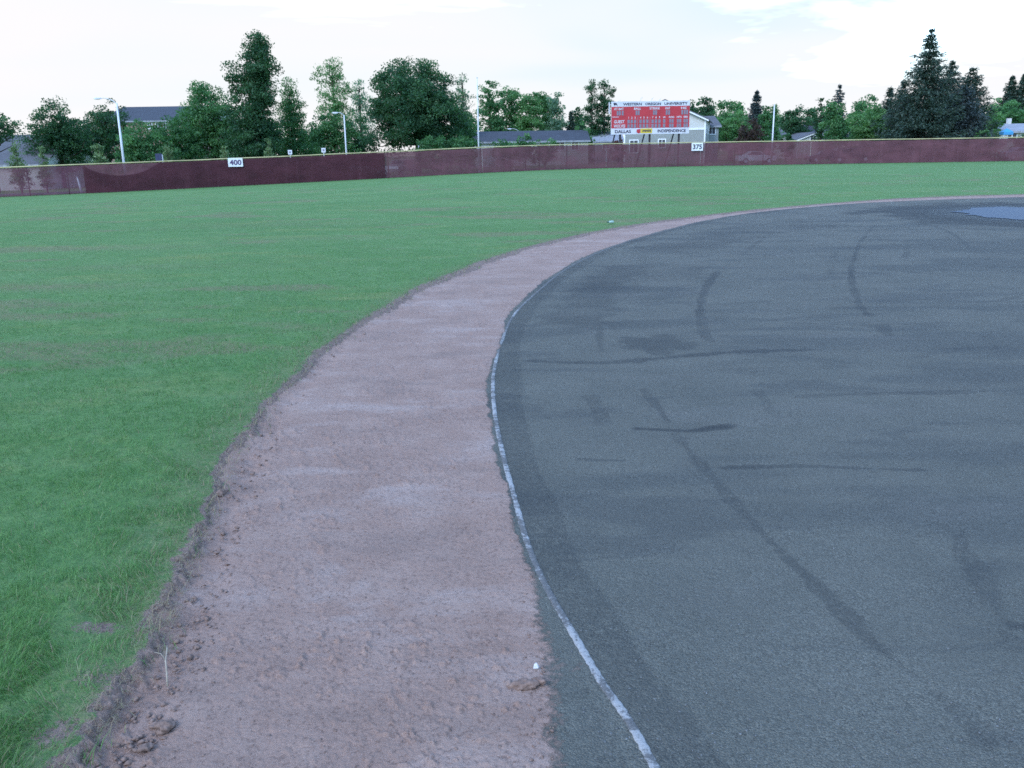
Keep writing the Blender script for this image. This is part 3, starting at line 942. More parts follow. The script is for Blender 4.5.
# ------------------------------------------------------------------ road behind the fence
def road():
    V, Fq = [], []
    S = np.arange(0, FARC[-1], 1.5)
    for i, s in enumerate(S):
        p = fpt(s); d = fpt(min(s + .5, FARC[-1])) - fpt(max(0, s - .5)); d /= np.linalg.norm(d); nr = np.array([-d[1], d[0]])
        for o in (5.0, 8.0, 11.0):
            q = p + nr * o; V.append((q[0], q[1], tz(*q) + .056))
        if i:
            a = (i - 1) * 3
            for k in range(2): Fq.append((a + k, a + k + 3, a + k + 4, a + k + 1))
    struct(np_mesh('road', V, Fq, M['asphalt'], None, None, True))


road()


# ------------------------------------------------------------------ poles
def lamp_pole(xp, ytop, Y, rad, label, arm=None, name='street_lamp', cat='street lamp', m='galv'):
    T = at(xp, ytop, Y); b = tz(T[0], Y); h = T[2] - b
    t = thing(name, label, cat, (T[0], Y, b))
    MB().tube([(0, 0, -.05), (0, 0, h * .5), (0, 0, h)], [rad, rad * .8, rad * .6], 10).build('pole', M[m], t, True)
    MB().box(-rad * 2, rad * 2, -rad * 2, rad * 2, 0, .08).build('base_plate', M['galv'], t, False, .01)
    if arm:
        dx, dz = arm
        a = MB().tube([(0, 0, h - .05), (dx * .3, 0, h + dz * .6), (dx * .7, 0, h + dz), (dx, 0, h + dz)], [rad * .34, rad * .3, rad * .26, rad * .22], 8).build('arm', M[m], t, True)
        sg = 1 if dx > 0 else -1
        hd = MB().prism([(dx - sg * .1, h + dz - .07), (dx + sg * .5, h + dz - .08), (dx + sg * .56, h + dz - .01), (dx + sg * .4, h + dz + .06), (dx, h + dz + .05)], -.12, .12).build('lamp_head', M['galv'], t, False, .02)
        MB().box(min(dx + sg * .1, dx + sg * .42), max(dx + sg * .1, dx + sg * .42), -.09, .09, h + dz - .12, h + dz - .085).build('lens', M['lens'], hd)
    else:
        MB().tube([(0, 0, h), (0, 0, h + .06), (0, 0, h + .1)], [rad * .75, rad * .8, rad * .2], 10).build('pole_cap', M['galv'], t, True)
    return t


lamp_pole(116.5, 103, 79.5, .125, 'tall white lamp post behind the fence with long curved arm reaching left', (-1.35, .42))
lamp_pole(344, 115, 97, .10, 'white lamp post left of the big round tree with short arm', (-.7, .25))
lamp_pole(519, 131, 140, .09, 'thin lamp post rising behind the long slate roof', (-1.2, .35))
lamp_pole(477, 78, 93, .09, 'tall slender white pole beside the big round tree, without an arm', None, 'flagpole', 'pole')
lamp_pole(774.5, 105, 98.5, .10, 'shorter white pole to the right of the scoreboard', None, 'flagpole', 'pole')


def post_sign(xp, yc, Y, w, h, label, m='white'):
    T = at(xp, yc, Y); b = tz(T[0], Y); z = T[2] - b
    t = thing('post_sign', label, 'sign', (T[0], Y, b))
    MB().tube([(0, .05, 0), (0, .05, z + h / 2)], .04, 8).build('post', M['galv'], t, True)
    MB().box(-w / 2, w / 2, -.02, .02, z - h / 2, z + h / 2).build('board', M[m], t, False, .006)
    MB().box(-w * .25, w * .25, -.028, -.021, z - h * .22, z + h * .22).build('symbol', M['digit'], t)


post_sign(290, 152.2, 90, .40, .42, 'small pale sign on a post showing over the dark fence, left one of two', 'galv')
post_sign(323.5, 150.2, 92, .42, .44, 'small pale sign with grey mark over the fence, nearer the lamp post', 'galv')
post_sign(419.5, 147.5, 98, .28, .6, 'narrow grey sign on a post under the big round tree', 'galv')

T = at(159, 158, 86); b = tz(T[0], 86)
t = thing('utility_box', 'dark blue box on a pale post behind the fence, among shrubs', 'box', (T[0], 86, b))
MB().box(-.28, .28, -.15, .15, T[2] - b - .35, T[2] - b + .4).build('case', M['navy'], t, False, .02)
MB().box(.29, .37, -.05, .05, 0, T[2] - b + .3).build('post', M['galv'], t)

T = at(79.5, 187, 82); b = tz(T[0], 82)
t = thing('marker_post', 'pale leaning marker post seen through the windscreen at left', 'post', (T[0], 82, b))
MB().tube([(.12, 0, 0), (.04, 0, .6), (-.10, 0, 1.35)], [.10, .09, .06], 8).build('shaft', M['white'], t, True)
MB().tube([(-.10, 0, 1.35), (-.12, 0, 1.43)], [.075, .04], 8).build('cap', M['galv'], t, True)


# ------------------------------------------------------------------ scoreboard
def scoreboard():
    Y = 101.0
    a = at(611, 134, Y); c = at(689, 134, Y); tp = at(650, 101, Y)
    cx = (a[0] + c[0]) / 2; W = c[0] - a[0]; b = tz(cx, Y)
    z0 = (a[2] + c[2]) / 2 - b; z1 = tp[2] - b; H = z1 - z0
    t = thing('scoreboard', 'large red and white baseball scoreboard on braced dark posts behind the fence', 'scoreboard', (cx, Y, b))
    MB().box(-W / 2, W / 2, 0.02, .30, z0, z1).build('cabinet', M['galv'], t, False, .02)
    S = W / 78.0                                     # metres per photo pixel on the board
    X = lambda p: (p - 650) * S
    Z = lambda q: z1 - (q - 101) * H / 33.0
    hdr = MB().box(-W / 2 + .02, W / 2 - .02, -.03, .018, Z(106.2), Z(101)).build('header_panel', M['board_white'], t)
    for w_, xa_, xb_ in (('WESTERN', 622.5, 641), ('OREGON', 644.5, 660), ('UNIVERSITY', 663.5, 686.5)):
        text('lettering', w_, .27, M['ink'], hdr, (X((xa_ + xb_) / 2), -.045, Z(103.8)), (xb_ - xa_) * S)
    em = MB().add([(X(613) + .0, -.04, Z(102.2)), (X(616), -.04, Z(102.5)), (X(617.2), -.04, Z(105.3)), (X(615.4), -.04, Z(104.2)), (X(613.6), -.04, Z(105.2))], [(0, 1, 2, 3, 4)])
    e = em.build('emblem', M['ink'], hdr); e.modifiers.new('s', 'SOLIDIFY').thickness = .01
    red = MB().box(-W / 2 + .02, W / 2 - .02, -.025, .018, Z(127.8), Z(106.3)).build('score_panel', M['red'], t)
    for xp, wpx, s in ((618.5, 9.5, 'AT BAT'), (637, 7, 'BALL'), (654, 10, 'STRIKE'), (667, 5, 'OUT'), (683, 5.5, 'HE')):
        text('lettering', s, .24, M['board_white'], red, (X(xp), -.036, Z(108.4)), wpx * S)
    def dig(xp, yp, w=1.7, h=4.6):
        MB().box(X(xp) - w * S / 2, X(xp) + w * S / 2, -.045, -.027, Z(yp + h / 2), Z(yp - h / 2)).build('digit_module', M['digit'], red)
    for xp in (617.3, 619.5, 622.3, 636, 638.2, 653.3, 655.5, 666, 668.4, 681.5, 684, 686.3): dig(xp, 112.6, 1.8, 4.6)
    MB().box(X(612), X(618.5), -.034, -.027, Z(116.7), Z(116.2)).build('divider', M['board_white'], red)
    inn = [(628.3, '1'), (631.5, '2'), (634.8, '3'), (640.2, '4'), (643.6, '5'), (647, '6'), (652.3, '7'), (655.6, '8'), (659, '9'), (663.8, '10')]
    for xp, s in inn:
        text('lettering', s, .20, M['board_white'], red, (X(xp), -.036, Z(117.3)))
        for yp in (121.2, 125.7): dig(xp, yp, 2.3, 3.7)
    for xp, w, s in ((671, 5.2, 'RUNS'), (678.6, 4.8, 'HITS'), (685.3, 4.2, 'ERR')):
        text('lettering', s, .20, M['board_white'], red, (X(xp), -.036, Z(117.3)), w * S)
        for yp in (121.2, 125.7):
            for k in (-1.2, 1.2): dig(xp + k, yp, 2.0, 3.7)
    text('lettering', 'GUEST', .33, M['board_white'], red, (X(619), -.036, Z(121.2)), 10.5 * S)
    text('lettering', 'WOLVES', .33, M['board_white'], red, (X(619.3), -.036, Z(125.6)), 11.5 * S)
    for xp in (637.4, 649.6): MB().box(X(xp) - .025, X(xp) + .025, -.034, -.027, Z(127.6), Z(116.5)).build('divider', M['digit'], red)
    base = MB().box(-W / 2 + .02, W / 2 - .02, -.03, .018, z0, Z(127.9)).build('base_panel', M['board_white'], t)
    text('lettering', 'DALLAS', .34, M['ink'], base, (X(622.8), -.045, Z(131)), 16 * S)
    text('lettering', 'INDEPENDENCE', .32, M['ink'], base, (X(671.5), -.045, Z(131)), 28 * S)
    ys = MB().box(X(640.5), X(652), -.055, -.032, Z(133), Z(128.4)).build('sponsor_panel', M['yellow_sign'], base)
    for k in range(7):
        MB().box(X(642.4 + k * 1.25), X(643.3 + k * 1.25), -.066, -.057, Z(131.9 - .4 * (k % 2)), Z(129.6)).build('marking', M['ink'], ys)
    MB().prism([(X(636.5), Z(129.2)), (X(640.2), Z(128.6)), (X(640.2), Z(132.6)), (X(638.3), Z(133.2)), (X(636.5), Z(132.2))], -.055, -.032).build('sponsor_panel', M['red'], base)['label'] = 'small red sponsor panel'
    MB().box(X(608.6), X(609.5), .05, .2, Z(113), Z(101.5)).build('side_bar', M['board_white'], t)
    MB().box(X(608.6), X(611), .08, .17, Z(104), Z(103.6)).build('bracket', M['board_white'], t)
    for xp, hh in ((639.5, .42), (650.2, .36), (658, .22), (618, .15)):
        MB().tube([(X(xp), .15, z1), (X(xp) + .1, .1, z1 + hh * .6), (X(xp) + .25, 0, z1 + hh)], [.035, .03, .02], 6).build('bracket', M['galv'], t)
    for xp in (620.5, 650.2, 679.6):
        x0 = X(xp)
        MB().box(x0 - .10, x0 + .10, .32, .52, -.1, z1 - .2).build('post', M['post'], t)
        MB().tube([(x0 - .55, .45, z0 + .15), (x0 - 1.25, 2.0, .0)], .075, 6).build('brace', M['post'], t)
        MB().box(x0 - .60, x0 + .10, .40, .48, z0 + .05, z0 + .2).build('bracket', M['post'], t)


scoreboard()


# ------------------------------------------------------------------ buildings
def window(root, x, z, w, h, y, side=None):
    """a window on the front wall (facing the field) at local x, or on a side wall when side is +-1"""
    if side is None:
        f = MB()
        for q in ((x - w / 2 - .12, x - w / 2, z - h / 2 - .12, z + h / 2 + .12), (x + w / 2, x + w / 2 + .12, z - h / 2 - .12, z + h / 2 + .12),
                  (x - w / 2, x + w / 2, z + h / 2, z + h / 2 + .12), (x - w / 2, x + w / 2, z - h / 2 - .12, z - h / 2), (x - .03, x + .03, z - h / 2, z + h / 2)):
            f.box(q[0], q[1], y - .09, y - .003, q[2], q[3])
        o = f.build('window', M['white'], root)
        MB().box(x - w / 2, x + w / 2, y - .04, y - .004, z - h / 2, z + h / 2).build('pane', M['glass'], o)
    else:
        f = MB(); sx = side
        a0, a1 = sorted((y + sx * .003, y + sx * .09)); b0, b1 = sorted((y + sx * .004, y + sx * .04))
        for q in ((x - w / 2 - .12, x - w / 2, z - h / 2 - .12, z + h / 2 + .12), (x + w / 2, x + w / 2 + .12, z - h / 2 - .12, z + h / 2 + .12),
                  (x - w / 2, x + w / 2, z + h / 2, z + h / 2 + .12), (x - w / 2, x + w / 2, z - h / 2 - .12, z - h / 2)):
            f.box(a0, a1, q[0], q[1], q[2], q[3])
        o = f.build('window', M['white'], root)
        MB().box(b0, b1, x - w / 2, x + w / 2, z - h / 2, z + h / 2).build('pane', M['glass'], o)


def house(name, label, cat, x0p, x1p, Y, eave, ridge, depth, axis, wall, roof, wins=(), rz=0.0, ov=.35, chimney=None, belt=None, low=None):
    """x0p..x1p: front wall span in photo columns; eave, ridge: photo rows of the roof's foot and top"""
    ym = 145
    xa = at(x0p, ym, Y)[0]; xb = at(x1p, ym, Y)[0]; cx = (xa + xb) / 2; W = xb - xa
    b = min(tz(cx, Y), tz(xa, Y), tz(xb, Y))
    ze = at((x0p + x1p) / 2, eave, Y)[2] - b
    Yr = Y if axis == 'y' else Y + depth / 2
    zr = at((x0p + x1p) / 2, ridge, Yr)[2] - b
    t = thing(name, label, cat, (cx, Y, b), rz)
    h = W / 2; D = depth; th = .14
    if axis == 'y':      # gable faces the field
        k = (zr - ze) / h
        if belt:
            MB().box(-h, h, 0, D, -.5, belt).build('wall', M[low or wall], t)
            MB().prism([(-h, belt + .002), (h, belt + .002), (h, ze), (0, zr), (-h, ze)], 0, D).build('wall', M[wall], t)
            MB().box(-h - .04, h + .04, -.05, -.003, belt - .12, belt + .12).build('belt_trim', M['white'], t)
        else:
            MB().prism([(-h, -.5), (h, -.5), (h, ze), (0, zr), (-h, ze)], 0, D).build('wall', M[wall], t)
        for sx in (-1, 1):
            e = (sx * (h + ov), ze - k * ov)
            MB().prism([(0, zr + .02), e if False else (e[0], e[1] + .02), (e[0], e[1] + .02 + th), (0, zr + .02 + th)], -ov, D + ov).build('roof', M[roof], t)
            MB().prism([(sx * .02, zr - .16), (e[0], e[1] - .16), (e[0], e[1] + .015), (sx * .02, zr + .015)], -ov - .03, -ov + .0).build('fascia', M['white'], t)
        for sx in (-1, 1):
            MB().box(sx * h - .09, sx * h + .09, -.055, -.004, -.4, ze - .1).build('corner_trim', M['white'], t)
    else:
        k = (zr - ze) / (D / 2)
        MB().box(-h, h, 0, D, -.5, ze).build('wall', M[wall], t)
        for sx in (-1, 1):
            MB().add([(sx * (h - .001), 0, ze + .001), (sx * (h - .001), D, ze + .001), (sx * (h - .001), D / 2, zr), (sx * (h - .25), 0, ze + .001), (sx * (h - .25), D, ze + .001), (sx * (h - .25), D / 2, zr)],
                     [(0, 1, 2), (5, 4, 3), (0, 3, 4, 1), (1, 4, 5, 2), (2, 5, 3, 0)]).build('gable', M['white'], t)
        for s in (0, 1):
            ye = -ov if s == 0 else D + ov; zz = ze - k * ov
            v = [(-h - ov, ye, zz + .02), (h + ov, ye, zz + .02), (h + ov, D / 2, zr + .02), (-h - ov, D / 2, zr + .02)]
            MB().add(v + [(p[0], p[1], p[2] + th) for p in v], [(0, 1, 2, 3), (7, 6, 5, 4), (0, 4, 5, 1), (1, 5, 6, 2), (2, 6, 7, 3), (3, 7, 4, 0)]).build('roof', M[roof], t)
        MB().box(-h - ov, h + ov, -ov - .06, -ov - .003, ze - k * ov - .1, ze - k * ov + .14).build('gutter', M['roof_pale'], t)
    for wn in wins:
        if len(wn) == 4:
            xp, yp, ww, wh = wn; p = at(xp, yp, Y); window(t, p[0] - cx, p[2] - b, ww, wh, 0)
        else:
            sd, yy, zz, ww, wh = wn; window(t, yy, zz, ww, wh, sd * h, sd)
    if chimney:
        cxp, w = chimney
        c = at(cxp, ridge, Yr); MB().box(c[0] - cx - w / 2, c[0] - cx + w / 2, (D / 2 if axis == 'x' else D * .4) - w / 2, (D / 2 if axis == 'x' else D * .4) + w / 2, ze, zr + .9).build('chimney', M['pale_siding'], t)
    return t


house('school_hall', 'big hall with dark blue slate roof and brick wall behind trees at left', 'building', 100, 200, 165, 121, 107.5, 26, 'x', 'brick', 'roof_blue',
      [(150, 125.5, .7, 1.0), (158, 125.5, .7, 1.0), (166, 125.5, .7, 1.0)])
house('bungalow', 'pale bungalow with grey roof at the far left beyond the fence', 'house', -95, 40, 100, 165, 137, 14, 'x', 'cream_wall', 'roof_grey',
      [(-30, 176, 1.4, 1.2)], .0)
house('long_house', 'long low house with slate roof behind the fence left of scoreboard', 'house', 468, 588, 128, 141.5, 132.0, 11, 'x', 'pale_siding', 'roof_blue',
      [(560, 146, 1.2, 1.0), (575, 146, .9, 1.0), (520, 147, 1.6, 1.0)])
house('shed', 'small shed with pale roof between long house and scoreboard', 'shed', 594, 622, 142, 141, 132.5, 8, 'x', 'grey_siding', 'roof_pale', [(606, 145.5, 1.0, .9)])
house('two_storey_house', 'two storey beige house with white trim directly behind the scoreboard', 'house', 624.5, 703.5, 118, 119.5, 100.5, 17, 'y', 'pale_siding', 'roof_grey',
      [(634, 146.5, 1.0, 1.5), (662, 143.5, .8, .95), (1, 4.0, 4.6, 1.0, 1.3), (1, 10.0, 4.6, 1.0, 1.3), (1, 4.0, 1.7, 1.0, 1.3)], -.25, .45, None, 4.35, 'beige')
house('house_wing', 'grey sided house seen just right of the two storey house', 'house', 704, 718, 134, 126, 117, 9, 'x', 'grey_siding', 'roof_grey', [(712, 130, .9, 1.1)])
house('cottage', 'cottage with grey roof and a pale gable facing the field', 'house', 797, 834, 170, 139.5, 132.5, 12, 'y', 'pale_siding', 'roof_grey', [(813, 138, .9, .8)])
house('grey_roofed_house', 'house with darker grey roof rising behind the pale gable', 'house', 788, 836, 186, 133, 125.5, 12, 'x', 'grey_siding', 'roof_blue', [(818, 136, 1, 1)])
house('small_house', 'small pale house beside the shorter white pole', 'house', 764, 786, 165, 136, 130.5, 9, 'x', 'cream_wall', 'roof_grey', [(770, 139, .9, .9), (778, 139, .9, .9)])
house('pale_house', 'pale house glimpsed between bushy tree and the great spruce', 'house', 884, 900, 140, 126, 116, 8, 'y', 'pale_siding', 'roof_pale', [(892, 124, .8, 1.0)])
house('ranch_house', 'low house with pale grey roof and chimney at the right edge', 'house', 985, 1070, 128, 131.5, 124.5, 10, 'x', 'cream_wall', 'roof_pale',
      [(1012, 136, 1.2, 1.1), (1040, 136, 1.2, 1.1)], 0, .4, (1008.5, .5))

T = at(1006.5, 131.8, 112); b = tz(T[0], 112)
t = thing('canopy', 'small bright blue canopy on pale posts in front of right house', 'canopy', (T[0], 112, b))
zt = T[2] - b
MB().add([(-.6, -.5, zt - .35), (.6, -.5, zt - .35), (.6, .5, zt - .35), (-.6, .5, zt - .35), (0, 0, zt + .42), (-.6, -.5, zt), (.6, -.5, zt), (.6, .5, zt), (-.6, .5, zt)],
         [(0, 1, 6, 5), (1, 2, 7, 6), (2, 3, 8, 7), (3, 0, 5, 8), (5, 6, 4), (6, 7, 4), (7, 8, 4), (8, 5, 4)]).build('cover', M['blue'], t)
for sx in (-.5, .5):
    for sy in (-.42, .42): MB().tube([(sx, sy, 0), (sx, sy, zt - .05)], .045, 6).build('post', M['white'], t)


# ------------------------------------------------------------------ parked cars
def car(xp, Y, paint, label, flip=False, kind='saloon', yrow=150, rz=0.0):
    p = at(xp, yrow, Y); b = tz(p[0], Y)
    t = thing('parked_car', label, 'car', (p[0], Y, b + .05), rz + (PI if flip else 0), 'cars parked beyond the fence')
    if kind == 'saloon':
        body = [(-2.2, .35), (2.15, .35), (2.22, .6), (2.1, .82), (1.1, .95), (-1.6, .98), (-2.2, .9), (-2.28, .6)]
        cab = [(1.05, .94), (.45, 1.38), (-.75, 1.42), (-1.5, .97)]
    else:
        body = [(-2.2, .4), (2.15, .4), (2.22, .7), (2.1, .98), (1.2, 1.08), (-2.15, 1.12), (-2.28, .7)]
        cab = [(1.15, 1.07), (.6, 1.62), (-1.9, 1.68), (-2.12, 1.1)]
    MB().prism(body, -.85, .85).build('body', M[paint], t, False, .05)
    cb = MB().prism([(x, z) for x, z in cab], -.72, .72).build('cabin', M[paint], t, False, .04)
    c = np.array(cab); m = c.mean(0); g = m + (c - m) * .78
    for s in (-1, 1):
        MB().prism([tuple(q) for q in g], s * .722 - .004, s * .722 + .004).build('side_window', M['glass'], cb)
    for (i, j) in ((0, 1), (2, 3)):
        a_, b_ = c[i], c[j]; d = (b_ - a_); n = np.array([d[1], -d[0]]); n = n / np.linalg.norm(n)
        if n @ (a_ - m) < 0: n = -n
        q0 = a_ + d * .14 + n * .006; q1 = a_ + d * .86 + n * .006
        MB().add([(q0[0], -.62, q0[1]), (q0[0], .62, q0[1]), (q1[0], .58, q1[1]), (q1[0], -.58, q1[1])], [(0, 1, 2, 3)]).build('windscreen', M['glass'], cb).modifiers.new('s', 'SOLIDIFY').thickness = .006
    for wx in (-1.35, 1.35):
        for s in (-1, 1):
            w = MB().tube([(wx, s * .88, .33), (wx, s * .70, .33)], [.33, .33], 18).build('wheel', M['tyre'], t)
            MB().tube([(wx, s * .89, .33), (wx, s * .86, .33)], [.2, .21], 12).build('rim', M['galv'], w)
    for s in (-1, 1):
        MB().box(2.12, 2.2, s * .62 - .17, s * .62 + .17, .66, .80).build('headlight', M['lens'], t)
        MB().box(-2.29, -2.22, s * .62 - .15, s * .62 + .15, .70, .86).build('tail_light', M['tail'], t)
    return t


car(756, 106, 'car_white', 'white car seen through the windscreen below the shorter white pole')
car(826, 106.5, 'car_dark', 'dark car seen through the fence below the cottage gable', True)
car(852, 107, 'car_dark', 'dark estate car behind the fence below the poplar', False, 'estate')
car(372, 99, 'car_white', 'white vehicle whose roof shows over the fence left of the big trunk', False, 'estate', 152)
car(400, 100, 'car_silver', 'silver vehicle parked under the big round tree', True, 'estate', 150, 1.2)
car(1022, 104, 'car_silver', 'silver car behind the fence at the right edge', False, 'saloon')


# ------------------------------------------------------------------ trees
def leaf_quads(C, size, up=.35, aspect=.62, dirs=None, seed=0):
    rs = np.random.default_rng(seed)
    n = len(C)
    nrm = rs.standard_normal((n, 3)); nrm[:, 2] += up
    nrm /= np.linalg.norm(nrm, axis=1)[:, None]
    u = rs.standard_normal((n, 3)) if dirs is None else dirs + .35 * rs.standard_normal((n, 3))
    u -= nrm * (u * nrm).sum(1)[:, None]; u /= np.linalg.norm(u, axis=1)[:, None]
    w = np.cross(nrm, u)
    s = (size * rs.uniform(.45, 1.35, n))[:, None]
    a = aspect * s
    V = np.stack([C - u * s * .5, C + w * a * .5 + u * s * .05, C + u * s * .5 + nrm * s * .12, C - w * a * .5 + u * s * .05], 1).reshape(-1, 3)
    F_ = np.arange(n * 4).reshape(-1, 4)
    return V, F_


def limb(mb, p0, p1, r0, r1, rs, bend=.12):
    p0 = np.array(p0, float); p1 = np.array(p1, float); L = np.linalg.norm(p1 - p0)
    pts = [p0 + (p1 - p0) * t + (rs.standard_normal(3) * bend * L * math.sin(t * PI) if 0 < t < 1 else 0) for t in (0, .35, .7, 1)]
    mb.tube(pts, [r0, r0 * .75 + r1 * .25, r0 * .35 + r1 * .65, r1], 6)


TREE_SEED = [100]


def broadleaf(name, label, cat, xp, ytop, hwp, Y, leaf, shape='round', base=.18, dens=1.0, lsize=None, lean=0.0, lobes=None, group='trees beyond the fence', clump=1.0, up=0.3):
    TREE_SEED[0] += 1; sd = TREE_SEED[0]; rs = np.random.default_rng(sd)
    P = at(xp, ytop, Y); b = tz(P[0], Y); H = P[2] - b; hw = hwp * Y / FPX
    t = thing(name, label, cat, (P[0] - lean, Y, b), 0, group)
    z0 = H * base
    px_m = Y / FPX                                    # size of one photo pixel at this distance
    ls = lsize or max(.20, 2.0 * px_m)
    if lobes is None:
        if shape == 'round': lobes = [(0, 0, .56, 1.0, .44)]
        elif shape == 'broad': lobes = [(-.35, 0, .50, .62, .34), (.38, .1, .52, .60, .36), (0, -.1, .68, .6, .32), (0, .1, .42, .8, .28)]
        elif shape == 'tall': lobes = [(0, 0, .40, 1.0, .30), (.05, 0, .62, .8, .28), (-.05, .05, .82, .5, .19)]
        elif shape == 'column': lobes = [(0, 0, .30, 1.0, .30), (.06, 0, .55, .95, .28), (-.04, 0, .78, .75, .20)]
        elif shape == 'cone': lobes = [(0, 0, .26, 1.0, .22), (0, 0, .45, .75, .24), (0, 0, .66, .48, .22), (0, 0, .86, .24, .15)]
        elif shape == 'bush': lobes = [(-.42, 0, .50, .6, .46), (.42, .1, .50, .62, .46), (0, -.1, .60, .66, .44)]
    vol = [l[3] ** 1.25 * l[4] for l in lobes]; vol = np.array(vol) / sum(vol)
    area = hw * 2 * (H - z0) / (px_m ** 2)
    ncl = int(np.clip(42 + area / 23, 50, 400) / clump)
    cr = .155 * math.sqrt(hw * (H - z0)) * clump * (1 if ncl < 120 else .82)
    cc = []
    while len(cc) < ncl:
        l = lobes[rs.choice(len(lobes), p=vol)]
        d = rs.standard_normal(3); d /= np.linalg.norm(d)
        rad = rs.random() ** .42
        k = .90 + .18 * math.sin(d[0] * 4 + sd) * math.cos(d[2] * 5 + sd * 2)
        p = np.array([l[0] * hw + d[0] * l[3] * hw * rad * k, l[1] * hw + d[1] * l[3] * hw * rad * k, l[2] * H + d[2] * l[4] * H * rad * k])
        f = (p[2] - z0) / (H - z0)
        p[0] += lean * f
        if p[2] < max(z0, .35): continue
        if p[2] > H - cr * .35: p[2] = H - cr * (.35 + rs.random())
        cc.append(p)
    cc = np.array(cc)
    per = int(np.clip(34 * dens * (cr / ls) ** 1.4 / 2.2, 22, 170))
    n = ncl * per
    cen = np.repeat(cc, per, 0)
    off = rs.standard_normal((n, 3)); off /= np.linalg.norm(off, axis=1)[:, None]
    crs = np.repeat(cr * rs.uniform(.6, 1.25, ncl), per)
    C = cen + off * (crs * rs.random(n) ** .40)[:, None] * np.array([1.15, 1.15, .68])
    C[:, 2] = np.maximum(C[:, 2], .12)
    dirs = None
    if shape in ('loose',) or up > .6:
        dirs = off + np.array([0, 0, 1.3])
    V, F_ = leaf_quads(C, ls, up, .62 if dirs is None else .42, dirs, sd)
    tint = np.clip(np.repeat(rs.uniform(.0, .85, ncl), per) + rs.normal(0, .12, n), 0, 1)
    np_mesh('crown', V, F_, LEAF[leaf], t, {'tint': np.repeat(tint, 4)})
    mb = MB(); tr = max(.05, H * .021) * (1.25 if shape in ('round', 'broad') else .9)
    zt = H * (.62 if shape in ('round', 'broad', 'bush') else .86)
    spine = lambda z: np.array([lean * max(0, (z - z0) / (H - z0)), 0, z])
    mb.tube([(0, 0, -.2), (0, 0, .12), tuple(spine(zt * .4)), tuple(spine(zt * .75)), tuple(spine(zt))], [tr * 1.35, tr, tr * .8, tr * .5, tr * .15], 8)
    idx = rs.choice(ncl, min(ncl, 26), replace=False)
    for k in idx:
        z = min(zt * .95, max(.25 * H * (.5 if shape in ('bush',) else 1), cc[k][2] - np.hypot(cc[k][0], cc[k][1]) * .7))
        limb(mb, spine(z), cc[k], tr * .34, tr * .06, rs)
    mb.build('trunk', M['bark'], t, True)
    return t


def conifer(name, label, cat, xp, ytop, hwp, Y, leaf='conifer', base=.06, dens=1.0, sparse=0.0, droop=.25, power=.85, group='conifers beyond the fence', lsize=None):
    TREE_SEED[0] += 1; sd = TREE_SEED[0]; rs = np.random.default_rng(sd)
    P = at(xp, ytop, Y); b = tz(P[0], Y); H = P[2] - b; hw = hwp * Y / FPX
    t = thing(name, label, cat, (P[0], Y, b), 0, group)
    px_m = Y / FPX; ls = lsize or max(.24, 2.3 * px_m)
    tr = max(.06, H * .017)
    z0 = H * base; nwh = int(max(10, min(46, (H - z0) / .42)))
    C, D, T_ = [], [], []
    mb = MB(); mb.tube([(0, 0, -.2), (0, 0, H * .3), (0, 0, H * .7), (0, 0, H * .985)], [tr * 1.2, tr * .85, tr * .45, tr * .06], 8)
    for i in range(nwh):
        f = (i + .5 * rs.random()) / nwh
        z = z0 + (H - z0) * f
        L = hw * (1 - f) ** power * 1.12 + .15
        nb = max(5, int(round((7 + 5 * (1 - f)) * dens)))
        a0 = rs.uniform(0, 2 * PI)
        for k in range(nb):
            if rs.random() < sparse: continue
            a = a0 + 2 * PI * k / nb + rs.normal(0, .25); Lb = L * rs.uniform(.62, 1.12)
            if rs.random() < .10: Lb *= 1.18
            ro = droop * (.6 + .8 * (1 - f)); tipup = .22 * Lb
            d = np.array([math.cos(a), math.sin(a), 0])
            m = max(5, int(Lb / ls * 3.0))
            for s in np.linspace(.16, 1, m):
                c = d * Lb * s + np.array([0, 0, z - ro * Lb * s + tipup * s ** 3])
                wd = Lb * .20 * (1 - s * .75) + ls * .15
                q = 4 if s < .8 else 3
                for _ in range(q):
                    pr = np.array([-d[1], d[0], 0])
                    C.append(c + pr * rs.normal(0, wd) + np.array([0, 0, rs.normal(-.06, .11) * (1 + Lb * .2)])); D.append(d + np.array([0, 0, -.25])); T_.append(s)
            if k % 3 == 0 and Lb > .8:
                mb.tube([(0, 0, z), tuple(d * Lb * .5 + np.array([0, 0, z - ro * Lb * .5])), tuple(d * Lb * .9 + np.array([0, 0, z - ro * Lb * .9 + tipup * .7]))], [tr * .22, tr * .12, tr * .04], 5)
    for k in range(8):
        C.append(np.array([rs.normal(0, .05), rs.normal(0, .05), H - .06 - .11 * k])); D.append(np.array([0, 0, 1.]) + .3 * rs.standard_normal(3)); T_.append(.8)
    C = np.array(C); D = np.array(D); n = len(C)
    C[:, 2] = np.maximum(C[:, 2], .1)
    V, F_ = leaf_quads(C, ls * 1.15, .8, .34, D, sd)
    tint = np.clip(.15 + .45 * np.array(T_) + rs.normal(0, .18, n), 0, 1)
    np_mesh('crown', V, F_, LEAF[leaf], t, {'tint': np.repeat(tint, 4)})
    mb.build('trunk', M['bark'], t, True)
    return t


B = broadleaf; K = conifer
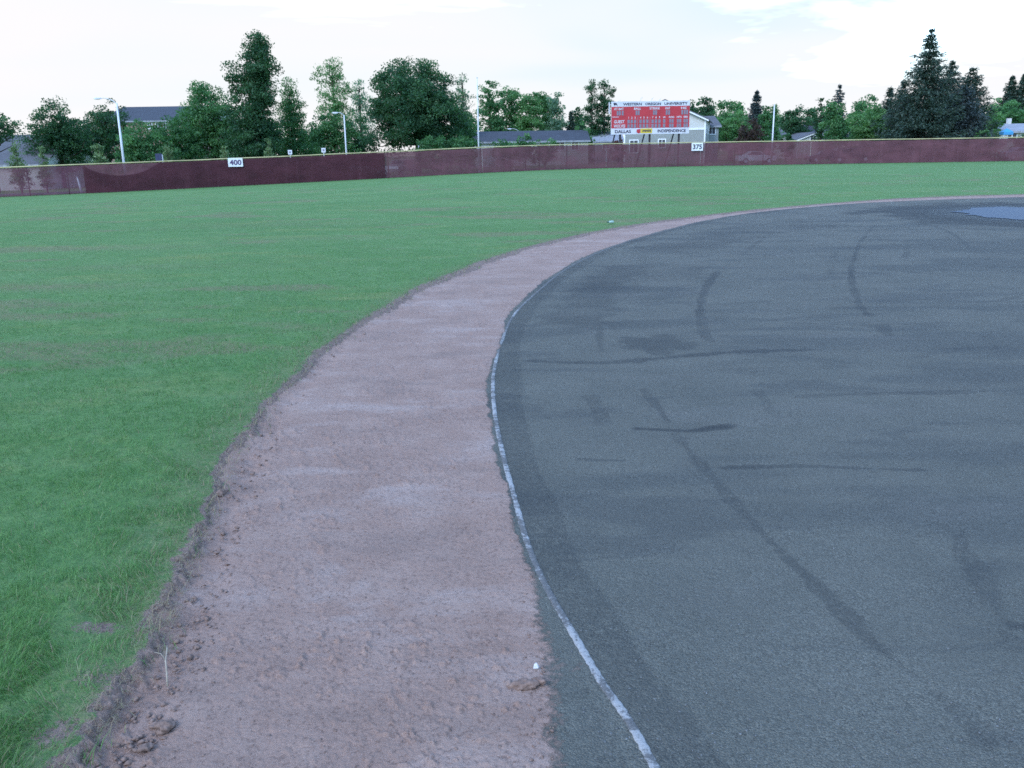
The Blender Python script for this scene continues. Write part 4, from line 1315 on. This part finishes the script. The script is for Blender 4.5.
# --- left of the picture
B('broadleaf_tree', 'dark tree whose crown reaches in at the far left edge', 'tree', -14, 112, 29, 92, 'dark', 'round', .5, 1.0, None, 0, [(0, 0, .78, 1.0, .24)])
B('broadleaf_tree', 'wide loose crowned dark tree at left behind the fence, gaps in its top', 'tree', 52, 95, 36, 104, 'dark', 'broad', .16, .85)
B('broadleaf_tree', 'dark leafy tree just left of the tall curved lamp post', 'tree', 101, 97, 27, 110, 'dark', 'round', .14, .9)
B('shrub', 'wide green shrub right of the tall lamp post, below the hall roof', 'shrub', 142, 119, 29, 96, 'mid', 'bush', .02, 1.1, group='shrubs beyond the fence')
B('shrub', 'green shrub between the hall roof and the maple-like tree', 'shrub', 172, 113, 24, 100, 'mid', 'bush', .02, 1.1, group='shrubs beyond the fence')
B('broadleaf_tree', 'mid green tree with ragged top left of the tallest tree', 'tree', 205, 79, 33, 104, 'mid', 'tall', .10, 1.0)
B('tall_tree', 'tallest tree of the left clump, leaning right with a side lobe on its left', 'tree', 247, 32, 31, 99, 'dark', 'tall', .08, 1.1, None, 0.0,
  [(-.10, 0, .28, 1.0, .24), (-.12, 0, .47, .80, .20), (.22, 0, .62, .55, .18), (-.42, .1, .70, .42, .11), (.32, 0, .80, .58, .13), (.35, 0, .92, .32, .07)])
B('birch_tree', 'feathery cone shaped tree right of the tallest tree', 'tree', 288, 77, 27, 106, 'mid', 'cone', .06, 1.0, None, up=.8)
B('ash_tree', 'loose pale topped tree above the middle lamp post', 'tree', 331, 56, 20, 118, 'light', 'tall', .30, .75, None, 0, [(0, 0, .55, .9, .2), (.1, 0, .72, 1.0, .17), (-.2, 0, .86, .75, .12), (.15, 0, .93, .5, .06)], up=.9)
B('shrub', 'bright green bushy growth behind the middle lamp post', 'shrub', 332, 108, 24, 104, 'mid', 'bush', .02, 1.0, group='shrubs beyond the fence')
B('ash_tree', 'thin grey green tree between ash and big round tree', 'tree', 358, 74, 17, 134, 'pale', 'tall', .2, .6, up=.9)
B('shrub', 'dark undergrowth between the lamp post and big round tree', 'shrub', 358, 118, 18, 108, 'dark', 'bush', .02, 1.0, group='shrubs beyond the fence')
B('maple_tree', 'big dense round dark green tree, the broadest left of the scoreboard', 'tree', 414, 53, 55, 101, 'dark', 'round', .15, 1.5, None, 0,
  [(0, 0, .60, .88, .38), (-.45, 0, .42, .60, .28), (.45, 0, .42, .58, .28), (-.1, .1, .74, .66, .26), (.1, -.3, .5, .75, .30)])
B('ash_tree', 'thin pale tree showing past the right side of the big round tree', 'tree', 462, 71, 13, 130, 'pale', 'tall', .2, .7, up=.9)
B('broadleaf_tree', 'low mid green tree between the slender pole and big round tree', 'tree', 468, 108, 14, 122, 'mid', 'round', .1, 1.0)
for xp, yt, hw, Y, lf, lb in ((489, 77, 13, 150, 'mid', 'poplar right of the slender white pole, highest of its row'), (511, 83, 15, 154, 'mid', 'second poplar of the row right of the slender pole'),
                              (530, 85, 15, 150, 'light', 'lighter poplar in the middle of the row above the slate roof'), (545, 86, 14, 156, 'mid', 'poplar near the right end of the row above the slate roof'),
                              (556, 92, 10, 148, 'pale', 'ragged greyish poplar at the right end of the row')):
    B('poplar_tree', lb, 'tree', xp, yt, hw * 1.3, Y, lf, 'column', .05, 1.1, group='row of poplars')
K('conifer_tree', 'small cone shaped conifer at the right end of the long slate roof', 'tree', 571, 111, 9.5, 148, 'conifer', power=.9)
B('broadleaf_tree', 'dark ragged tree left of the twin dark columns', 'tree', 578, 106, 12, 156, 'dark', 'tall', .05, 1.0)
B('cypress_tree', 'left and shorter of two dark column trees beside the scoreboard', 'tree', 592, 79, 10, 145, 'dark', 'column', .02, 1.6, None, 0, [(0, 0, .22, 1.0, .24), (0, 0, .48, 1.0, .26), (.08, 0, .72, .85, .2), (-.05, 0, .90, .5, .11)], up=.9)
B('cypress_tree', 'right and taller of two dark column trees beside the scoreboard', 'tree', 604.5, 76, 11.5, 145, 'dark', 'column', .02, 1.6, None, 0, [(0, 0, .22, 1.0, .24), (0, 0, .48, 1.0, .26), (.08, 0, .72, .85, .2), (-.05, 0, .90, .5, .11)], up=.9)
B('shrub', 'light green shrub at the foot of the twin dark columns', 'shrub', 584, 121, 9, 134, 'light', 'bush', .02, 1.0, group='shrubs beyond the fence')
# --- hedge and shrubs along the fence
for xp, yt, hw, Y, lf, lb in ((432, 139, 20, 95, 'mid', 'low leafy shrub under the big round tree on its right'), (460, 138, 18, 96, 'mid', 'low leafy shrub left of the slender pole'),
                              (505, 140, 16, 99, 'mid', 'low shrub in front of the slate roof, left one'), (525, 135, 11, 100, 'mid', 'pointed shrub in front of the slate roof, middle one'),
                              (545, 139, 12, 100, 'mid', 'low shrub in front of the slate roof, right one')):
    B('shrub', lb, 'shrub', xp, yt - 3, hw, Y, lf, 'bush', .02, 1.2, group='shrubs along the fence')
B('shrub', 'rust red shrub under the left end of the scoreboard', 'shrub', 618.5, 135, 7.5, 106, 'rust', 'bush', .02, 1.0, group='shrubs along the fence')
for xp, yt, hw, Y, lb in ((14, 142, 8, 83, 'pale young tree nearest the far left edge by the bungalow'), (41, 150, 6.5, 84, 'pale young tree beside the bungalow roof edge'), (97, 145, 9, 85, 'pale young tree left of the tall lamp post'),
                          (166, 146, 8, 88, 'pale young tree beside the dark blue box'), (224, 147, 5.5, 89, 'thin young tree left of the 400 board'), (268, 141, 6, 91, 'thin young tree right of the 400 board')):
    B('young_tree', lb, 'young tree', xp, yt - 4, hw * 1.5, Y, 'sapling', 'cone', .12, 1.1, .22, group='young trees along the fence', up=.8)
# --- right of the scoreboard
for xp, yt, hw, Y, lb in ((695, 99, 9, 160, 'dark treetop just right of the scoreboard'), (707, 95, 10, 163, 'dark treetop above the two storey house roof')):
    B('broadleaf_tree', lb, 'tree', xp, yt, hw * 1.3, Y, 'dark', 'tall', .05, 1.1)
B('broadleaf_tree', 'round green tree right of the two storey house', 'tree', 732, 95, 21, 150, 'mid', 'round', .08, 1.2)
B('broadleaf_tree', 'fuller lighter tree in front of the round green tree beside the house', 'tree', 734, 107, 19, 139, 'light', 'round', .06, 1.1)
K('conifer_tree', 'narrow dark pointed conifer left of the shorter white pole', 'tree', 757, 90, 17, 152, 'blue_conifer', power=.95, dens=1.3)
B('broadleaf_tree', 'green tree between pointed conifer and shorter white pole', 'tree', 765, 101, 9, 146, 'mid', 'column', .05, 1.1)
B('broadleaf_tree', 'small dark green tree directly behind the shorter white pole', 'tree', 775, 102, 8, 150, 'mid', 'tall', .05, 1.1)
B('plum_tree', 'maroon leaved tree left of the shorter white pole', 'tree', 750, 119, 15, 122, 'red', 'round', .08, 1.1)
B('broadleaf_tree', 'round dark green tree above the small houses right of the pole', 'tree', 796, 104, 18, 185, 'dark', 'round', .08, 1.2)
B('broadleaf_tree', 'dark tree behind the cottage roofs', 'tree', 813, 106, 13, 192, 'dark', 'tall', .06, 1.1)
B('broadleaf_tree', 'low dark tree filling the gap behind the cottage', 'tree', 806, 118, 26, 200, 'dark', 'bush', .05, 1.1)
B('shrub', 'round dark green bush just right of the shorter white pole', 'shrub', 787, 131, 8, 120, 'dark', 'round', .02, 1.3, group='shrubs along the fence')
B('pine_tree', 'dark round topped pine left of the thin tall conifer', 'tree', 823, 97, 10, 168, 'dark', 'round', .3, .9)
K('pine_tree', 'thin tall sparse conifer rising above the poplar', 'tree', 840, 84, 14, 165, 'blue_conifer', .2, .8, .45, .3, .8)
B('poplar_tree', 'upright green poplar left of the light bushy tree', 'tree', 836, 97, 14, 112, 'mid', 'column', .04, 1.3)
B('broadleaf_tree', 'light green bushy tree left of the great spruce', 'tree', 867, 105, 24, 114, 'light', 'round', .04, 1.3)
B('broadleaf_tree', 'dark rounded tree behind the light bushy tree', 'tree', 868, 92, 19, 172, 'mid', 'round', .08, 1.2)
K('conifer_tree', 'slim conifer left of the great spruce, shorter one', 'tree', 891, 86, 20, 118, 'conifer', power=.9)
K('conifer_tree', 'slim conifer pressed against the left side of great spruce', 'tree', 904, 80, 26, 114, 'conifer', power=.95)
K('spruce_tree', 'great dark spruce, tallest tree right of the scoreboard', 'tree', 932, 28, 52, 106, 'conifer', .03, 1.25, .12, .22, 1.0)
K('spruce_tree', 'dark spruce behind the right side of the great spruce', 'tree', 953, 60, 40, 111, 'conifer', .03, 1.2, .08, .24, .85)
K('spruce_tree', 'ragged dark spruce, right end of the spruce clump', 'tree', 974, 66, 36, 113, 'conifer', .03, 1.1, .10, .22, .80)
K('spruce_tree', 'dark spruce filling the foot of the spruce clump at right', 'tree', 966, 84, 30, 108, 'blue_conifer', .02, 1.1, .05, .28, .6)
K('spruce_tree', 'dark spruce filling the foot of the spruce clump at left', 'tree', 910, 92, 24, 109, 'conifer', .02, 1.1, .05, .28, .6)
B('broadleaf_tree', 'pale green tree just right of the spruce clump', 'tree', 990, 102, 15, 128, 'light', 'round', .06, 1.1)
B('broadleaf_tree', 'rounded dark green tree above the right house', 'tree', 1012, 96, 25, 146, 'mid', 'round', .08, 1.2)
K('conifer_tree', 'distant dark conifer above the rounded tree at right', 'tree', 1013, 75, 26, 178, 'conifer', power=1.0)
K('conifer_tree', 'distant dark conifer cut by the right edge', 'tree', 1025, 73, 27, 176, 'conifer', power=1.0)
B('shrub', 'pale green shrub at the foot of the spruce clump on its right', 'shrub', 985, 128, 11, 106, 'mid', 'bush', .02, 1.1, group='shrubs along the fence')
B('shrub', 'dark shrub row end below the right house', 'shrub', 1022, 133, 11, 108, 'dark', 'bush', .02, 1.1, group='shrubs along the fence')


for xp, yt, hw, Y, lf, lb in ((712, 108, 22, 178, 'dark', 'dark tree mass behind the two storey house wing'), (770, 112, 24, 196, 'mid', 'low broad tree behind the shorter white pole'),
                              (845, 106, 22, 190, 'mid', 'broad tree behind the poplar and thin conifer'), (884, 100, 22, 185, 'dark', 'dark broad tree behind the pale house'),
                              (990, 112, 24, 178, 'dark', 'dark broad tree behind the pale tree right of the spruces'), (262, 110, 26, 112, 'dark', 'dark undergrowth tree at the foot of the tallest tree'),
                              (312, 116, 22, 114, 'mid', 'low green tree left of the middle lamp post'), (186, 108, 18, 116, 'mid', 'green tree in front of the hall roof end'),
                              (75, 118, 26, 118, 'dark', 'dark tree filling the gap left of the tall lamp post'), (446, 122, 16, 118, 'mid', 'green tree under the right side of the big round tree')):
    B('broadleaf_tree', lb, 'tree', xp, yt, hw, Y, lf, 'bush' if hw > 20 else 'round', .05, 1.1)


# ------------------------------------------------------------------ sky and light
SUN_EL, SUN_AZ = math.radians(38), math.radians(215)     # soft sun behind the camera on the left
W = bpy.data.worlds.new('World'); SC.world = W; W.use_nodes = True
nt = W.node_tree; nt.nodes.clear(); n = N(nt)
out = n('OutputWorld'); bg = n('Background')
sky = n('TexSky', sky_type='NISHITA'); sky.sun_disc = False; sky.sun_elevation = SUN_EL; sky.sun_rotation = SUN_AZ
sky.air_density = 1.0; sky.dust_density = 0.0; sky.ozone_density = 3.6
tc = n('TexCoord')
sep = n('SeparateXYZ'); n.link(tc.outputs['Generated'], sep.inputs[0])
mp = n('Mapping'); mp.inputs['Scale'].default_value = (1.2, 1.2, 6.5); mp.inputs['Location'].default_value = (.31, .0, .2); n.link(tc.outputs['Generated'], mp.inputs['Vector'])
cl = n.noise(1.7, 6, .55, mp.outputs[0], .4)
zf = n.math('MULTIPLY', sep.outputs['Z'], 1.0)
# cloud cover thins out with height
cov = n.math('SUBTRACT', n.math('ADD', cl, .52), n.math('MULTIPLY', n.math('SQRT', n.math('MAXIMUM', zf, 0.0)), 1.05))
covr = n.ramp(cov, [(0.40, 0.0), (0.62, 1.0)])
mp2 = n('Mapping'); mp2.inputs['Scale'].default_value = (1.6, 1.6, 11.0); mp2.inputs['Location'].default_value = (.35, .2, .55); n.link(tc.outputs['Generated'], mp2.inputs['Vector'])
thin = n.math('ADD', n.noise(1.2, 2.2, .45, mp2.outputs[0], .3), n.math('MULTIPLY', n.math('ADD', zf, n.math('MULTIPLY', sep.outputs['X'], .42)), .75))
cloud = n.ramp(thin, [(0.46, (1.44, 1.42, 1.45)), (0.64, (1.35, 1.41, 1.46)), (0.84, (1.10, 1.34, 1.46))])
col = n.mix(covr, sky.outputs[0], cloud)
n.link(col, bg.inputs['Color']); bg.inputs['Strength'].default_value = .15
n.link(bg.outputs[0], out.inputs[0])

sd_ = bpy.data.lights.new('sun', 'SUN'); sd_.energy = .5; sd_.angle = math.radians(30); sd_.color = (1, .97, .93)
so = bpy.data.objects.new('sun', sd_); COL.objects.link(so)
d = Vector((math.sin(SUN_AZ) * math.cos(SUN_EL), math.cos(SUN_AZ) * math.cos(SUN_EL), math.sin(SUN_EL)))
so.rotation_euler = d.to_track_quat('Z', 'Y').to_euler()
so.location = d * 200

SC.view_settings.view_transform = 'Standard'; SC.view_settings.look = 'None'
SC.view_settings.exposure = 2.2; SC.view_settings.gamma = 1; SC.view_settings.use_curve_mapping = False
SC.cycles.max_bounces = 6; SC.cycles.transparent_max_bounces = 12
SC.cycles.use_denoising = False
SC.cycles.pixel_filter_type = 'BLACKMAN_HARRIS'; SC.cycles.filter_width = 1.6
